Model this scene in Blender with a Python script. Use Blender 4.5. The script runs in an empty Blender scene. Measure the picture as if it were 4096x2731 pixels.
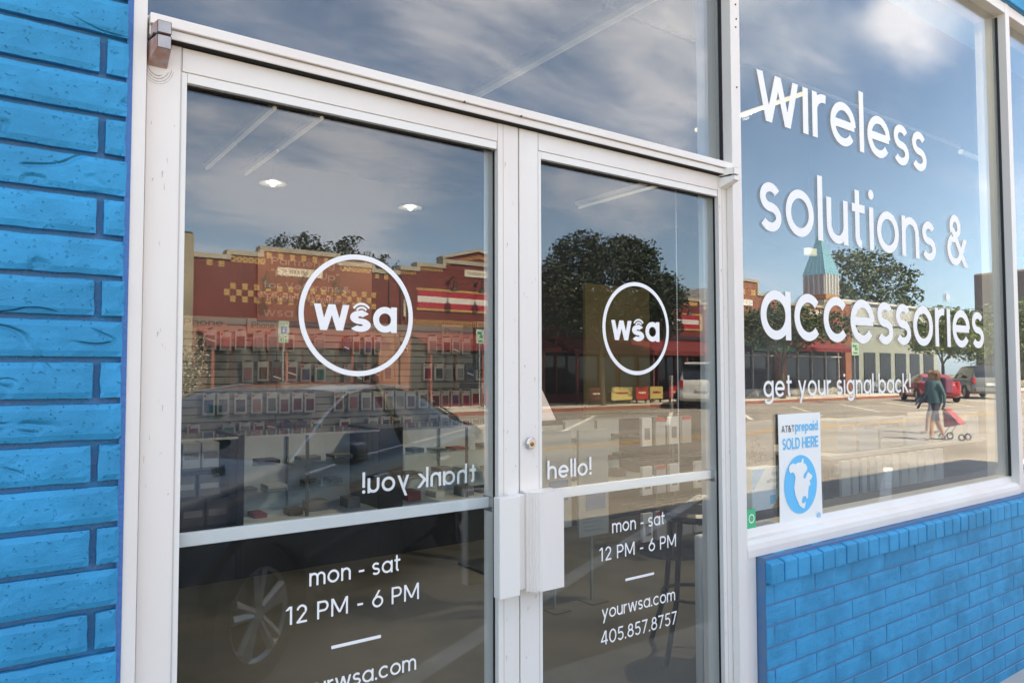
import bpy, bmesh, math, random
from math import sin, cos, pi, radians
from mathutils import Vector, Matrix, noise

random.seed(7)
scene = bpy.context.scene
COL = scene.collection

# ---------------------------------------------------------------- camera
cam_d = bpy.data.cameras.new('camera')
cam = bpy.data.objects.new('camera', cam_d)
COL.objects.link(cam)
scene.camera = cam
cam_d.sensor_width = 36.0
cam_d.lens = 25.992
cam_d.clip_start = 0.02
cam_d.clip_end = 3000
YAW, PITCH, ROLL = 0.943115, 0.0433022, -0.0022271
fw = Vector((cos(YAW)*cos(PITCH), sin(YAW)*cos(PITCH), sin(PITCH)))
rt = Vector((sin(YAW), -cos(YAW), 0)); up = rt.cross(fw)
R_ = cos(ROLL)*rt + sin(ROLL)*up; U_ = -sin(ROLL)*rt + cos(ROLL)*up
cam.matrix_world = Matrix(((R_.x, U_.x, -fw.x, 0.0), (R_.y, U_.y, -fw.y, -1.62), (R_.z, U_.z, -fw.z, 1.47), (0, 0, 0, 1)))

# ---------------------------------------------------------------- exposure, engine
scene.render.engine = 'CYCLES'
scene.render.resolution_x, scene.render.resolution_y = 1024, 682
scene.view_settings.view_transform = 'Standard'
scene.view_settings.look = 'None'
scene.view_settings.exposure = 2.28
scene.view_settings.gamma = 1.0
scene.view_settings.use_curve_mapping = False
scene.view_settings.use_white_balance = True      # the camera's white point: open shade
scene.view_settings.white_balance_temperature = 8800
scene.view_settings.white_balance_tint = 7
scene.cycles.use_denoising = True
scene.cycles.max_bounces = 8
scene.cycles.diffuse_bounces = 4
scene.cycles.glossy_bounces = 4
scene.cycles.transmission_bounces = 4
scene.cycles.transparent_max_bounces = 24
scene.cycles.caustics_reflective = False
scene.cycles.caustics_refractive = False
scene.cycles.sample_clamp_indirect = 6.0

# ---------------------------------------------------------------- sky with clouds, and the sun behind the shop
SUN_EL, SUN_AZ = radians(54), radians(4)      # azimuth from +y towards +x
world = bpy.data.worlds.new('World'); scene.world = world; world.use_nodes = True
nt = world.node_tree; nt.nodes.clear()
def N(t, **k):
    n = nt.nodes.new(t)
    for a, b in k.items(): setattr(n, a, b)
    return n
sky = N('ShaderNodeTexSky', sky_type='NISHITA', sun_disc=False, sun_elevation=SUN_EL, sun_rotation=SUN_AZ,
        air_density=1.0, dust_density=0.9, ozone_density=2.2)
tc = N('ShaderNodeTexCoord')
def vmath(op, a=None, b=None):
    n = N('ShaderNodeVectorMath', operation=op)
    if a is not None: nt.links.new(a, n.inputs[0])
    if b is not None:
        if isinstance(b, (tuple, Vector)): n.inputs[1].default_value = b
        else: nt.links.new(b, n.inputs[1])
    return n
def smath(op, a, b=None, c=None, clamp=False):
    n = N('ShaderNodeMath', operation=op, use_clamp=clamp)
    for i, v in enumerate((a, b, c)):
        if v is None: continue
        if isinstance(v, (int, float)): n.inputs[i].default_value = v
        else: nt.links.new(v, n.inputs[i])
    return n.outputs[0]
dirv = vmath('NORMALIZE', tc.outputs['Generated']).outputs[0]
sep = N('ShaderNodeSeparateXYZ'); nt.links.new(dirv, sep.inputs[0])
zz = smath('ADD', smath('MAXIMUM', sep.outputs[2], 0.0), 0.22)
comb = N('ShaderNodeCombineXYZ')
nt.links.new(smath('DIVIDE', sep.outputs[0], zz), comb.inputs[0])
nt.links.new(smath('DIVIDE', sep.outputs[1], zz), comb.inputs[1])
def cloud_noise(scale, detail, rough, off, sx=1.0, rot=0.0, dist=0.3):
    mp = N('ShaderNodeMapping'); nt.links.new(comb.outputs[0], mp.inputs[0])
    mp.inputs['Location'].default_value = off; mp.inputs['Scale'].default_value = (sx, 1, 1)
    mp.inputs['Rotation'].default_value = (0, 0, rot)
    n = N('ShaderNodeTexNoise'); nt.links.new(mp.outputs[0], n.inputs['Vector'])
    n.inputs['Scale'].default_value = scale; n.inputs['Detail'].default_value = detail
    n.inputs['Roughness'].default_value = rough; n.inputs['Distortion'].default_value = dist
    return n.outputs[0]
def ramp(v, lo, hi):
    n = N('ShaderNodeMapRange', interpolation_type='SMOOTHSTEP'); nt.links.new(v, n.inputs[0])
    n.inputs[1].default_value = lo; n.inputs[2].default_value = hi
    return n.outputs[0]
def blob(c, r0, r1):
    d = vmath('DOT_PRODUCT', dirv, Vector(c).normalized()).outputs['Value']
    return ramp(d, cos(radians(r1)), cos(radians(r0)))
n1 = cloud_noise(1.15, 9, 0.55, (3.1, 1.7, 0), 0.65, 0.35)
n2 = cloud_noise(3.2, 10, 0.6, (7.7, 2.2, 0), 0.5, -0.3, 0.6)
n3 = cloud_noise(9.0, 8, 0.62, (1.7, 9.2, 0), 0.4, 0.5, 0.4)
base = smath('ADD', smath('MULTIPLY', n1, 0.52), smath('MULTIPLY_ADD', n2, 0.33, smath('MULTIPLY', n3, 0.15)))
CLOUD_BLOBS = [((.22, -.93, .22), 4, 16, .16), ((.33, -.91, .25), 3, 13, .14), ((.45, -.87, .20), 2, 9, .08), ((.36, -.90, .37), 2, 9, -.22), ((.56, -.79, .27), 3, 12, -.22),
               ((.17, -.92, .34), 2, 8, -.18), ((.66, -.72, .20), 2, 7, .12), ((.30, -.86, .44), 8, 20, .16), ((.50, -.76, .44), 8, 20, .16), ((.66, -.64, .40), 6, 16, .14), ((.75, -.52, .42), 5, 14, .16),
               ((.845, -.35, .40), 2, 6, .30), ((.83, -.42, .355), 1.5, 5, .24), ((.80, -.50, .325), 1, 4, .18), ((.86, -.43, .27), 3, 9, -.20), ((.80, -.54, .26), 3, 8, -.22), ((.92, -.36, .24), 3, 9, .05)]
bias = None
for c, r0, r1, amt in CLOUD_BLOBS:
    v = smath('MULTIPLY', blob(c, r0, r1), amt)
    bias = v if bias is None else smath('ADD', bias, v)
haze = ramp(sep.outputs[2], 0.35, -0.02)
over = ramp(sep.outputs[2], 0.45, 0.75)  # denser unseen cloud overhead, added for neutral light on the shop front
dens = ramp(smath('ADD', smath('MULTIPLY_ADD', base, 1.7, -0.37), smath('MULTIPLY_ADD', over, 0.16, smath('MULTIPLY', bias, 0.75))), 0.45, 0.80)
cl = N('ShaderNodeMix', data_type='RGBA'); 
nt.links.new(smath('MULTIPLY', dens, 0.72, clamp=True), cl.inputs[0])
cc = N('ShaderNodeMix', data_type='RGBA'); nt.links.new(smath('POWER', dens, 2.2), cc.inputs[0]); cc.inputs[6].default_value = (3.9, 4.6, 6.6, 1); cc.inputs[7].default_value = (6.4, 6.9, 8.9, 1)
tn = N('ShaderNodeMix', data_type='RGBA', blend_type='MULTIPLY'); tn.inputs[0].default_value = 1.0; nt.links.new(sky.outputs[0], tn.inputs[6]); tn.inputs[7].default_value = (.80, .94, 1.14, 1)
nt.links.new(tn.outputs[2], cl.inputs[6]); nt.links.new(cc.outputs[2], cl.inputs[7])
hz = N('ShaderNodeMix', data_type='RGBA'); nt.links.new(smath('MULTIPLY', haze, 0.28), hz.inputs[0])
nt.links.new(cl.outputs[2], hz.inputs[6]); hz.inputs[7].default_value = (4.8, 8.0, 14.2, 1)
bg = N('ShaderNodeBackground'); bg.inputs['Strength'].default_value = 0.10
nt.links.new(hz.outputs[2], bg.inputs['Color'])
wo = N('ShaderNodeOutputWorld'); nt.links.new(bg.outputs[0], wo.inputs[0])

sd = bpy.data.lights.new('sun', 'SUN'); sd.energy = 4.4; sd.angle = radians(0.53); sd.color = (1.0, 0.93, 0.84)
sun = bpy.data.objects.new('sun', sd); COL.objects.link(sun)
sv = Vector((sin(SUN_AZ)*cos(SUN_EL), cos(SUN_AZ)*cos(SUN_EL), sin(SUN_EL)))
sun.rotation_euler = sv.to_track_quat('Z', 'Y').to_euler(); sun.location = (0, 0, 30)

# ---------------------------------------------------------------- materials
MATS = {}
def mat(name, col, rough=0.6, metal=0.0, var=0.0, vscale=6.0, bump=0.0, bscale=60.0, spec=0.5, emit=None, estr=0.0, vcol=None, coat=0.0, stretch=None):
    if name in MATS: return MATS[name]
    m = bpy.data.materials.new(name); m.use_nodes = True; t = m.node_tree; b = t.nodes['Principled BSDF']
    b.inputs['Roughness'].default_value = rough; b.inputs['Metallic'].default_value = metal
    b.inputs['Specular IOR Level'].default_value = spec; b.inputs['Coat Weight'].default_value = coat
    b.inputs['Base Color'].default_value = (*col, 1)
    tcn = t.nodes.new('ShaderNodeTexCoord')
    src = tcn.outputs['Object']
    if stretch:
        mp = t.nodes.new('ShaderNodeMapping'); mp.inputs['Scale'].default_value = stretch
        t.links.new(src, mp.inputs[0]); src = mp.outputs[0]
    if var:
        n = t.nodes.new('ShaderNodeTexNoise'); n.inputs['Scale'].default_value = vscale; n.inputs['Detail'].default_value = 6
        t.links.new(src, n.inputs['Vector'])
        mx = t.nodes.new('ShaderNodeMix'); mx.data_type = 'RGBA'
        c2 = vcol or tuple(c*(1-var) for c in col)
        mx.inputs[6].default_value = (*col, 1); mx.inputs[7].default_value = (*c2, 1)
        rp = t.nodes.new('ShaderNodeMapRange'); rp.inputs[1].default_value = 0.38; rp.inputs[2].default_value = 0.68
        t.links.new(n.outputs[0], rp.inputs[0]); t.links.new(rp.outputs[0], mx.inputs[0])
        t.links.new(mx.outputs[2], b.inputs['Base Color'])
        r2 = t.nodes.new('ShaderNodeMapRange'); r2.inputs[3].default_value = max(0, rough-.07); r2.inputs[4].default_value = min(1, rough+.1)
        t.links.new(n.outputs[0], r2.inputs[0]); t.links.new(r2.outputs[0], b.inputs['Roughness'])
    if bump:
        n = t.nodes.new('ShaderNodeTexNoise'); n.inputs['Scale'].default_value = bscale; n.inputs['Detail'].default_value = 5
        t.links.new(src, n.inputs['Vector'])
        bp = t.nodes.new('ShaderNodeBump'); bp.inputs['Strength'].default_value = bump; bp.inputs['Distance'].default_value = 0.004
        t.links.new(n.outputs[0], bp.inputs['Height']); t.links.new(bp.outputs[0], b.inputs['Normal'])
    if emit:
        b.inputs['Emission Color'].default_value = (*emit, 1); b.inputs['Emission Strength'].default_value = estr
    MATS[name] = m
    return m

def glass_mat(name, tint=(0.9, 0.93, 0.92), f0=0.0425, dirt_veil=0.0, wobble=0.0):
    """thin pane: straight transmission plus a mirror share that grows towards grazing (Schlick)"""
    if name in MATS: return MATS[name]
    m = bpy.data.materials.new(name); m.use_nodes = True; t = m.node_tree; t.nodes.clear()
    lw = t.nodes.new('ShaderNodeLayerWeight'); lw.inputs['Blend'].default_value = 0.5
    pw = t.nodes.new('ShaderNodeMath'); pw.operation = 'POWER'; pw.inputs[1].default_value = 5
    t.links.new(lw.outputs['Facing'], pw.inputs[0])
    ma = t.nodes.new('ShaderNodeMath'); ma.operation = 'MULTIPLY_ADD'; ma.use_clamp = True
    t.links.new(pw.outputs[0], ma.inputs[0]); ma.inputs[1].default_value = 1-f0; ma.inputs[2].default_value = f0
    tr = t.nodes.new('ShaderNodeBsdfTransparent'); tr.inputs[0].default_value = (*tint, 1)
    gl = t.nodes.new('ShaderNodeBsdfGlossy'); gl.inputs['Roughness'].default_value = 0.0; gl.inputs[0].default_value = (1, 1, 1, 1)
    if wobble:
        tcn = t.nodes.new('ShaderNodeTexCoord'); mp = t.nodes.new('ShaderNodeMapping'); mp.inputs['Scale'].default_value = (1.6, 1, 0.5)
        n = t.nodes.new('ShaderNodeTexNoise'); n.inputs['Scale'].default_value = 1.6; n.inputs['Detail'].default_value = 1
        bp = t.nodes.new('ShaderNodeBump'); bp.inputs['Strength'].default_value = 1.0; bp.inputs['Distance'].default_value = wobble
        t.links.new(tcn.outputs['Object'], mp.inputs[0]); t.links.new(mp.outputs[0], n.inputs['Vector'])
        t.links.new(n.outputs[0], bp.inputs['Height']); t.links.new(bp.outputs[0], gl.inputs['Normal'])
    mx = t.nodes.new('ShaderNodeMixShader')
    t.links.new(ma.outputs[0], mx.inputs[0]); t.links.new(tr.outputs[0], mx.inputs[1]); t.links.new(gl.outputs[0], mx.inputs[2])
    last = mx.outputs[0]
    if dirt_veil:
        df = t.nodes.new('ShaderNodeBsdfDiffuse'); df.inputs[0].default_value = (.75, .75, .72, 1)  # pale diffuse film: thin dirt, and a veil that lightens the pane
        tcn = t.nodes.new('ShaderNodeTexCoord'); n = t.nodes.new('ShaderNodeTexNoise'); n.inputs['Scale'].default_value = 4; n.inputs['Detail'].default_value = 8
        t.links.new(tcn.outputs['Object'], n.inputs['Vector'])
        mr = t.nodes.new('ShaderNodeMapRange'); mr.inputs[1].default_value = .35; mr.inputs[2].default_value = .75; mr.inputs[3].default_value = dirt_veil*.4; mr.inputs[4].default_value = dirt_veil*1.6
        t.links.new(n.outputs[0], mr.inputs[0])
        m2 = t.nodes.new('ShaderNodeMixShader'); t.links.new(mr.outputs[0], m2.inputs[0]); t.links.new(last, m2.inputs[1]); t.links.new(df.outputs[0], m2.inputs[2])
        last = m2.outputs[0]
    o = t.nodes.new('ShaderNodeOutputMaterial'); t.links.new(last, o.inputs[0])
    MATS[name] = m
    return m

def brick_mat(name, c1, c2, mortar, bw=0.21, bh=0.075, ms=0.008, axis='xz'):
    m = bpy.data.materials.new(name); m.use_nodes = True; t = m.node_tree; b = t.nodes['Principled BSDF']
    b.inputs['Roughness'].default_value = 0.85
    tcn = t.nodes.new('ShaderNodeTexCoord'); s = t.nodes.new('ShaderNodeSeparateXYZ'); c = t.nodes.new('ShaderNodeCombineXYZ')
    t.links.new(tcn.outputs['Object'], s.inputs[0])
    ad = t.nodes.new('ShaderNodeMath'); ad.operation = 'ADD'; t.links.new(s.outputs[0], ad.inputs[0]); t.links.new(s.outputs[1], ad.inputs[1])
    t.links.new(ad.outputs[0], c.inputs[0]); t.links.new(s.outputs[2], c.inputs[1])
    br = t.nodes.new('ShaderNodeTexBrick'); t.links.new(c.outputs[0], br.inputs['Vector'])
    br.inputs['Color1'].default_value = (*c1, 1); br.inputs['Color2'].default_value = (*c2, 1); br.inputs['Mortar'].default_value = (*mortar, 1)
    br.inputs['Scale'].default_value = 1; br.inputs['Mortar Size'].default_value = ms; br.inputs['Brick Width'].default_value = bw; br.inputs['Row Height'].default_value = bh
    n = t.nodes.new('ShaderNodeTexNoise'); n.inputs['Scale'].default_value = 1.2; n.inputs['Detail'].default_value = 6; t.links.new(tcn.outputs['Object'], n.inputs['Vector'])
    mx = t.nodes.new('ShaderNodeMix'); mx.data_type = 'RGBA'; mx.blend_type = 'MULTIPLY'; mx.inputs[0].default_value = 0.5
    cr = t.nodes.new('ShaderNodeMapRange'); cr.inputs[1].default_value = .3; cr.inputs[2].default_value = .7; cr.inputs[3].default_value = .65; cr.inputs[4].default_value = 1.25
    t.links.new(n.outputs[0], cr.inputs[0]); t.links.new(br.outputs[0], mx.inputs[6]); t.links.new(cr.outputs[0], mx.inputs[7])
    t.links.new(mx.outputs[2], b.inputs['Base Color'])
    bp = t.nodes.new('ShaderNodeBump'); bp.invert = True; bp.inputs['Distance'].default_value = 0.006; bp.inputs['Strength'].default_value = 0.6
    t.links.new(br.outputs['Fac'], bp.inputs['Height']); t.links.new(bp.outputs[0], b.inputs['Normal'])
    MATS[name] = m
    return m

# painted rough brick: pits, trowel gouges and brush marks as relief under one coat of blue paint
def painted_brick(name, col, gouge=.85, swell=.42):
    m = bpy.data.materials.new(name); m.use_nodes = True; t = m.node_tree; b = t.nodes['Principled BSDF']
    tcn = t.nodes.new('ShaderNodeTexCoord'); geo = t.nodes.new('ShaderNodeNewGeometry'); P = geo.outputs['Position']
    def nz(scale, detail, st=(1, 1, 1), dist=0.0, rough=.5):
        mp = t.nodes.new('ShaderNodeMapping'); mp.inputs['Scale'].default_value = st; t.links.new(P, mp.inputs[0])
        n = t.nodes.new('ShaderNodeTexNoise'); n.inputs['Scale'].default_value = scale; n.inputs['Detail'].default_value = detail
        n.inputs['Distortion'].default_value = dist; n.inputs['Roughness'].default_value = rough
        t.links.new(mp.outputs[0], n.inputs['Vector']); return n.outputs[0]
    def mr(v, a, b_, c=0., d=1., sm=True):
        n = t.nodes.new('ShaderNodeMapRange'); n.interpolation_type = 'SMOOTHSTEP' if sm else 'LINEAR'
        t.links.new(v, n.inputs[0]); n.inputs[1].default_value = a; n.inputs[2].default_value = b_; n.inputs[3].default_value = c; n.inputs[4].default_value = d; return n.outputs[0]
    def mm(op, a, c):
        n = t.nodes.new('ShaderNodeMath'); n.operation = op
        for i, v in enumerate((a, c)):
            if isinstance(v, (int, float)): n.inputs[i].default_value = v
            else: t.links.new(v, n.inputs[i])
        return n.outputs[0]
    fine = nz(330, 4); pits = mr(nz(120, 1), .67, .73, 0, 1)
    ridge = mr(mm('ABSOLUTE', mm('SUBTRACT', nz(7, 1.2, (.7, 1, 1.5), .9), .5), 0), .0, .045, 1, 0)
    gate = mr(nz(11, 1), .55, .63)
    broad = nz(15, 3, (.6, 1, 1.3), .8)
    h = mm('ADD', mm('MULTIPLY', fine, .13), mm('MULTIPLY', broad, swell))
    h = mm('SUBTRACT', h, mm('MULTIPLY', pits, .35)); h = mm('SUBTRACT', h, mm('MULTIPLY', mm('MULTIPLY', ridge, gate), gouge))
    bp = t.nodes.new('ShaderNodeBump'); bp.inputs['Distance'].default_value = .0075; bp.inputs['Strength'].default_value = 1.0
    t.links.new(h, bp.inputs['Height']); t.links.new(bp.outputs[0], b.inputs['Normal'])
    mx = t.nodes.new('ShaderNodeMix'); mx.data_type = 'RGBA'
    mx.inputs[6].default_value = (*[c*.86 for c in col], 1); mx.inputs[7].default_value = (*[min(1, c*1.10) for c in col], 1)
    t.links.new(mr(nz(7, 5), .35, .65), mx.inputs[0]); t.links.new(mx.outputs[2], b.inputs['Base Color'])
    b.inputs['Roughness'].default_value = .5; b.inputs['Specular IOR Level'].default_value = .25
    MATS[name] = m
    return m

# ---------------------------------------------------------------- objects
def top(o, label=None, cat=None, group=None, kind=None):
    if label: o['label'] = label
    if cat: o['category'] = cat
    if group: o['group'] = group
    if kind: o['kind'] = kind
    return o
def thing(name, label, cat, loc=(0, 0, 0), group=None, rz=0.0):
    o = bpy.data.objects.new(name, None); COL.objects.link(o); o.empty_display_size = .1
    o.location = loc; o.rotation_euler = (0, 0, rz)
    return top(o, label, cat, group)
def wloc(p):
    v = Vector((0, 0, 0))
    while p is not None: v += p.location; p = p.parent
    return v
class MB:
    def __init__(s): s.v = []; s.f = []
    def add(s, vs, fs):
        k = len(s.v); s.v += [tuple(v) for v in vs]; s.f += [tuple(i+k for i in f) for f in fs]; return s
    def box(s, x0, x1, y0, y1, z0, z1):
        x0, x1 = sorted((x0, x1)); y0, y1 = sorted((y0, y1)); z0, z1 = sorted((z0, z1))
        return s.add([(x0, y0, z0), (x1, y0, z0), (x1, y1, z0), (x0, y1, z0), (x0, y0, z1), (x1, y0, z1), (x1, y1, z1), (x0, y1, z1)],
                     [(0, 3, 2, 1), (4, 5, 6, 7), (0, 1, 5, 4), (1, 2, 6, 5), (2, 3, 7, 6), (3, 0, 4, 7)])
    def quad(s, a, b, c, d): return s.add([a, b, c, d], [(0, 1, 2, 3)])
    def prism(s, pts, axis, a, b):
        """polygon pts (2-D) extruded along axis from a to b"""
        def P(p, t): return {'x': (t, p[0], p[1]), 'y': (p[0], t, p[1]), 'z': (p[0], p[1], t)}[axis]
        n = len(pts)
        return s.add([P(p, a) for p in pts]+[P(p, b) for p in pts],
                     [tuple(range(n))[::-1], tuple(range(n, 2*n))]+[(i, (i+1) % n, n+(i+1) % n, n+i) for i in range(n)])
    def tube(s, p0, p1, r0, r1=None, n=8, cap=True):
        r1 = r0 if r1 is None else r1
        p0, p1 = Vector(p0), Vector(p1); d = (p1-p0).normalized()
        a = d.orthogonal().normalized(); b = d.cross(a)
        vs = [p0+(a*cos(2*pi*i/n)+b*sin(2*pi*i/n))*r0 for i in range(n)]+[p1+(a*cos(2*pi*i/n)+b*sin(2*pi*i/n))*r1 for i in range(n)]
        fs = [(i, (i+1) % n, n+(i+1) % n, n+i) for i in range(n)]
        if cap: fs += [tuple(range(n))[::-1], tuple(range(n, 2*n))]
        return s.add(vs, fs)
    def path(s, pts, r, n=6):
        for a, b in zip(pts, pts[1:]): s.tube(a, b, r if not isinstance(r, (list, tuple)) else r[0], None, n)
        return s
    def lathe(s, prof, c=(0, 0, 0), n=24, axis='z', a0=0, a1=2*pi):
        """profile [(radius, height)] turned about axis through c"""
        vs = []; m = len(prof); full = abs(a1-a0-2*pi) < 1e-6; k = n if full else n+1
        for i in range(k):
            t = a0+(a1-a0)*i/n
            for r, h in prof:
                x, y = r*cos(t), r*sin(t)
                vs.append({'z': (c[0]+x, c[1]+y, c[2]+h), 'y': (c[0]+x, c[1]+h, c[2]+y), 'x': (c[0]+h, c[1]+x, c[2]+y)}[axis])
        fs = [(i*m+j, ((i+1) % k)*m+j, ((i+1) % k)*m+j+1, i*m+j+1) for i in range(n) for j in range(m-1)]
        return s.add(vs, fs)
    def build(s, name, m, parent=None, bevel=0.0, smooth=False, seg=2, local=False, sub=0):
        me = bpy.data.meshes.new(name)
        off = Vector((0, 0, 0)) if (parent is None or local) else wloc(parent)
        me.from_pydata([tuple(Vector(v)-off) for v in s.v], [], s.f)
        bm = bmesh.new(); bm.from_mesh(me)
        bmesh.ops.recalc_face_normals(bm, faces=bm.faces)
        if bevel:
            bmesh.ops.remove_doubles(bm, verts=bm.verts, dist=1e-5)
            ed = [e for e in bm.edges if len(e.link_faces) == 2 and e.calc_face_angle(0) > .5]
            bmesh.ops.bevel(bm, geom=ed, offset=bevel, segments=seg, profile=.5, affect='EDGES')
        bm.to_mesh(me); bm.free()
        if smooth:
            for p in me.polygons: p.use_smooth = True
        if m: me.materials.append(m)
        o = bpy.data.objects.new(name, me); COL.objects.link(o)
        if parent is not None: o.parent = parent
        if sub:
            md = o.modifiers.new('sub', 'SUBSURF'); md.levels = md.render_levels = sub
        return o
def kids(o): return [c for c in bpy.data.objects if c.parent == o]
def copy_tree(o, parent=None, loc=None, rz=None, label=None):
    c = o.copy(); COL.objects.link(c); c.parent = parent
    for ch in kids(o): copy_tree(ch, c)
    if loc is not None: c.location = loc
    if rz is not None: c.rotation_euler = (0, 0, rz)
    if label: c['label'] = label
    return c

# ---------------------------------------------------------------- stroke lettering (single-storey geometric sans)
# a glyph is (advance, strokes); units: x-height = 1.  strokes: L polyline butt-ended, A arc (cx,cy,rx,ry,a0,a1), D diagonal cut level, O dot
def glyphs(w):
    h = w/2; r = .5-h; c = h+r; X = 2*r+w; AS = 1.42; CP = 1.36; g = {}
    L = lambda *p: ('L', p); A = lambda *p: ('A', p); D = lambda *p: ('D', p); O = lambda *p: ('O', p)
    circ = A(c, .5, r, .5-h, 0, 360)
    g['a'] = (X, [circ, L((X-h, 0), (X-h, 1))]); g['b'] = (X, [circ, L((h, 0), (h, AS))]); g['d'] = (X, [circ, L((X-h, 0), (X-h, AS))])
    g['p'] = (X, [circ, L((h, -.42), (h, 1))]); g['q'] = (X, [circ, L((X-h, -.42), (X-h, 1))]); g['o'] = (X, [circ])
    g['c'] = (X*.93, [A(c, .5, r, .5-h, 42, 318)]); g['e'] = (X, [A(c, .5, r, .5-h, 0, 322), L((h*1.2, .5), (X-h*.6, .5))])
    g['g'] = (X, [circ, L((X-h, -.06), (X-h, 1)), A(c, -.06, r, .36-h, 0, -150)])
    q = .33
    arch = lambda x0, q_: [A(x0+q_, 1-h-q_, q_, q_, 180, 0), L((x0+2*q_, 0), (x0+2*q_, 1-h-q_))]
    g['n'] = (2*q+w, [L((h, 0), (h, 1))]+arch(h, q)); g['h'] = (2*q+w, [L((h, 0), (h, AS))]+arch(h, q))
    q2 = .29; g['m'] = (4*q2+w, [L((h, 0), (h, 1))]+arch(h, q2)+arch(h+2*q2, q2))
    g['u'] = (2*q+w, [L((h+2*q, 0), (h+2*q, 1)), L((h, 1), (h, h+q)), A(h+q, h+q, q, q, 180, 360)])
    g['i'] = (w, [L((h, 0), (h, 1)), O(h, 1.3, w*.62)]); g['1i'] = (w, [L((h, 0), (h, 1))]); g['l'] = (w, [L((h, 0), (h, AS))])
    g['j'] = (w, [L((h, -.3), (h, 1)), O(h, 1.3, w*.62)])
    g['r'] = (.52, [L((h, 0), (h, 1)), A(h+.34, .62, .34, .38-h, 180, 78)])
    s_ = lambda W, H: [A(W/2, H*.73, W/2-h, H*.27-h+.004, 30, 270), A(W/2, H*.25+.012, W/2-h, H*.25+h*0-h+.012, 90, -152)]
    def sg(W, H):
        t = (H-w)/4; return [A(W/2, H-h-t, W/2-h-.02, t, 28, 270), A(W/2, h+t, W/2-h, t, 90, -152)]
    g['s'] = (.72, sg(.72, 1)); g['S'] = (.86, sg(.86, CP))
    g['t'] = (.60, [L((.24, 1.32), (.24, h+.14)), A(.24+.16, h+.15, .16, .15, 180, 275), L((.02, 1-h), (.56, 1-h))])
    g['f'] = (.56, [L((.24, 0), (.24, 1.2)), A(.24+.17, 1.2, .17, .14, 180, 85), L((.02, 1-h), (.52, 1-h))])
    g['v'] = (.92, [D(h*1.1, 1, .46, 0), D(.92-h*1.1, 1, .46, 0)])
    g['w'] = (1.38, [D(h*1.1, 1, .38, 0), D(.69, 1, .38, 0), D(.69, 1, 1.0, 0), D(1.38-h*1.1, 1, 1.0, 0)])
    g['x'] = (.86, [D(h*1.2, 1, .86-h*1.2, 0), D(.86-h*1.2, 1, h*1.2, 0)]); g['z'] = (.8, [L((.04, 1-h), (.76, 1-h)), D(.7, .98, .12, .02), L((.04, h), (.76, h))])
    g['y'] = (.90, [D(h*1.1, 1, .46, .05), D(.90-h*1.1, 1, .24, -.42)])
    g['k'] = (.84, [L((h, 0), (h, AS)), D(.72, 1, h*1.4, .42), D(.28, .58, .76, 0)])
    g['!'] = (w*1.2, [L((h*1.2, .4), (h*1.2, AS)), O(h*1.2, h*1.25, w*.62)]); g['.'] = (w*1.3, [O(w*.65, h*1.2, w*.62)]); g[','] = g['.']
    g['-'] = (.56, [L((.04, .52), (.52, .52))]); g[' '] = (.34, []); g['~'] = (.06, []); g["'"] = (w, [L((h, 1.1), (h, 1.4))]); g['"'] = (.4, [L((h, 1.05), (h, 1.4)), L((h+.2, 1.05), (h+.2, 1.4))])
    K = CP
    g['P'] = (.92, [L((h, 0), (h, K)), L((h, K-h), (.52, K-h)), A(.52, K-h-.33, .31, .33, 90, -90), L((h, K-h-.66), (.52, K-h-.66))])
    g['R'] = (.94, g['P'][1]+[D(.46, .56, .84, 0)]); g['B'] = (.92, g['P'][1]+[A(.54, h+.26, .31, .26, 90, -90), L((h, h), (.54, h))])
    g['M'] = (1.36, [L((h, 0), (h, K)), L((1.36-h, 0), (1.36-h, K)), D(h*1.2, K, .68, .22), D(1.36-h*1.2, K, .68, .22)])
    g['N'] = (1.12, [L((h, 0), (h, K)), L((1.12-h, 0), (1.12-h, K)), D(h*1.2, K, 1.12-h*1.2, 0)])
    g['A'] = (1.2, [D(.6, K, h*1.2, 0), D(.6, K, 1.2-h*1.2, 0), L((.28, .4), (.92, .4))]); g['V'] = (1.16, [D(h*1.2, K, .58, 0), D(1.16-h*1.2, K, .58, 0)])
    g['T'] = (1.0, [L((.5, 0), (.5, K)), L((.02, K-h), (.98, K-h))]); g['L'] = (.76, [L((h, 0), (h, K)), L((h, h), (.74, h))])
    g['E'] = (.84, [L((h, 0), (h, K)), L((h, h), (.8, h)), L((h, K-h), (.8, K-h)), L((h, K/2), (.74, K/2))]); g['F'] = (.8, [L((h, 0), (h, K)), L((h, K-h), (.78, K-h)), L((h, K/2), (.7, K/2))])
    g['H'] = (1.08, [L((h, 0), (h, K)), L((1.08-h, 0), (1.08-h, K)), L((h, K/2), (1.0, K/2))]); g['I'] = (w, [L((h, 0), (h, K))])
    g['O'] = (1.36, [A(.68, K/2, .68-h, K/2-h, 0, 360)]); g['C'] = (1.24, [A(.68, K/2, .68-h, K/2-h, 40, 320)]); g['G'] = (1.3, [A(.68, K/2, .68-h, K/2-h, 40, 360), L((.72, K/2), (1.28, K/2))])
    g['D'] = (1.14, [L((h, 0), (h, K)), L((h, K-h), (.46, K-h)), L((h, h), (.46, h)), A(.46, K/2, .6, K/2-h, 90, -90)])
    g['U'] = (1.06, [L((h, .5), (h, K)), L((1.06-h, .5), (1.06-h, K)), A(.53, .5, .53-h, .5-h, 180, 360)])
    g['W'] = (1.7, [D(h*1.1, K, .46, 0), D(.85, K, .46, 0), D(.85, K, 1.24, 0), D(1.7-h*1.1, K, 1.24, 0)]); g['Y'] = (1.1, [D(h, K, .55, .5), D(1.1-h, K, .55, .5), L((.55, 0), (.55, .6))])
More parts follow.
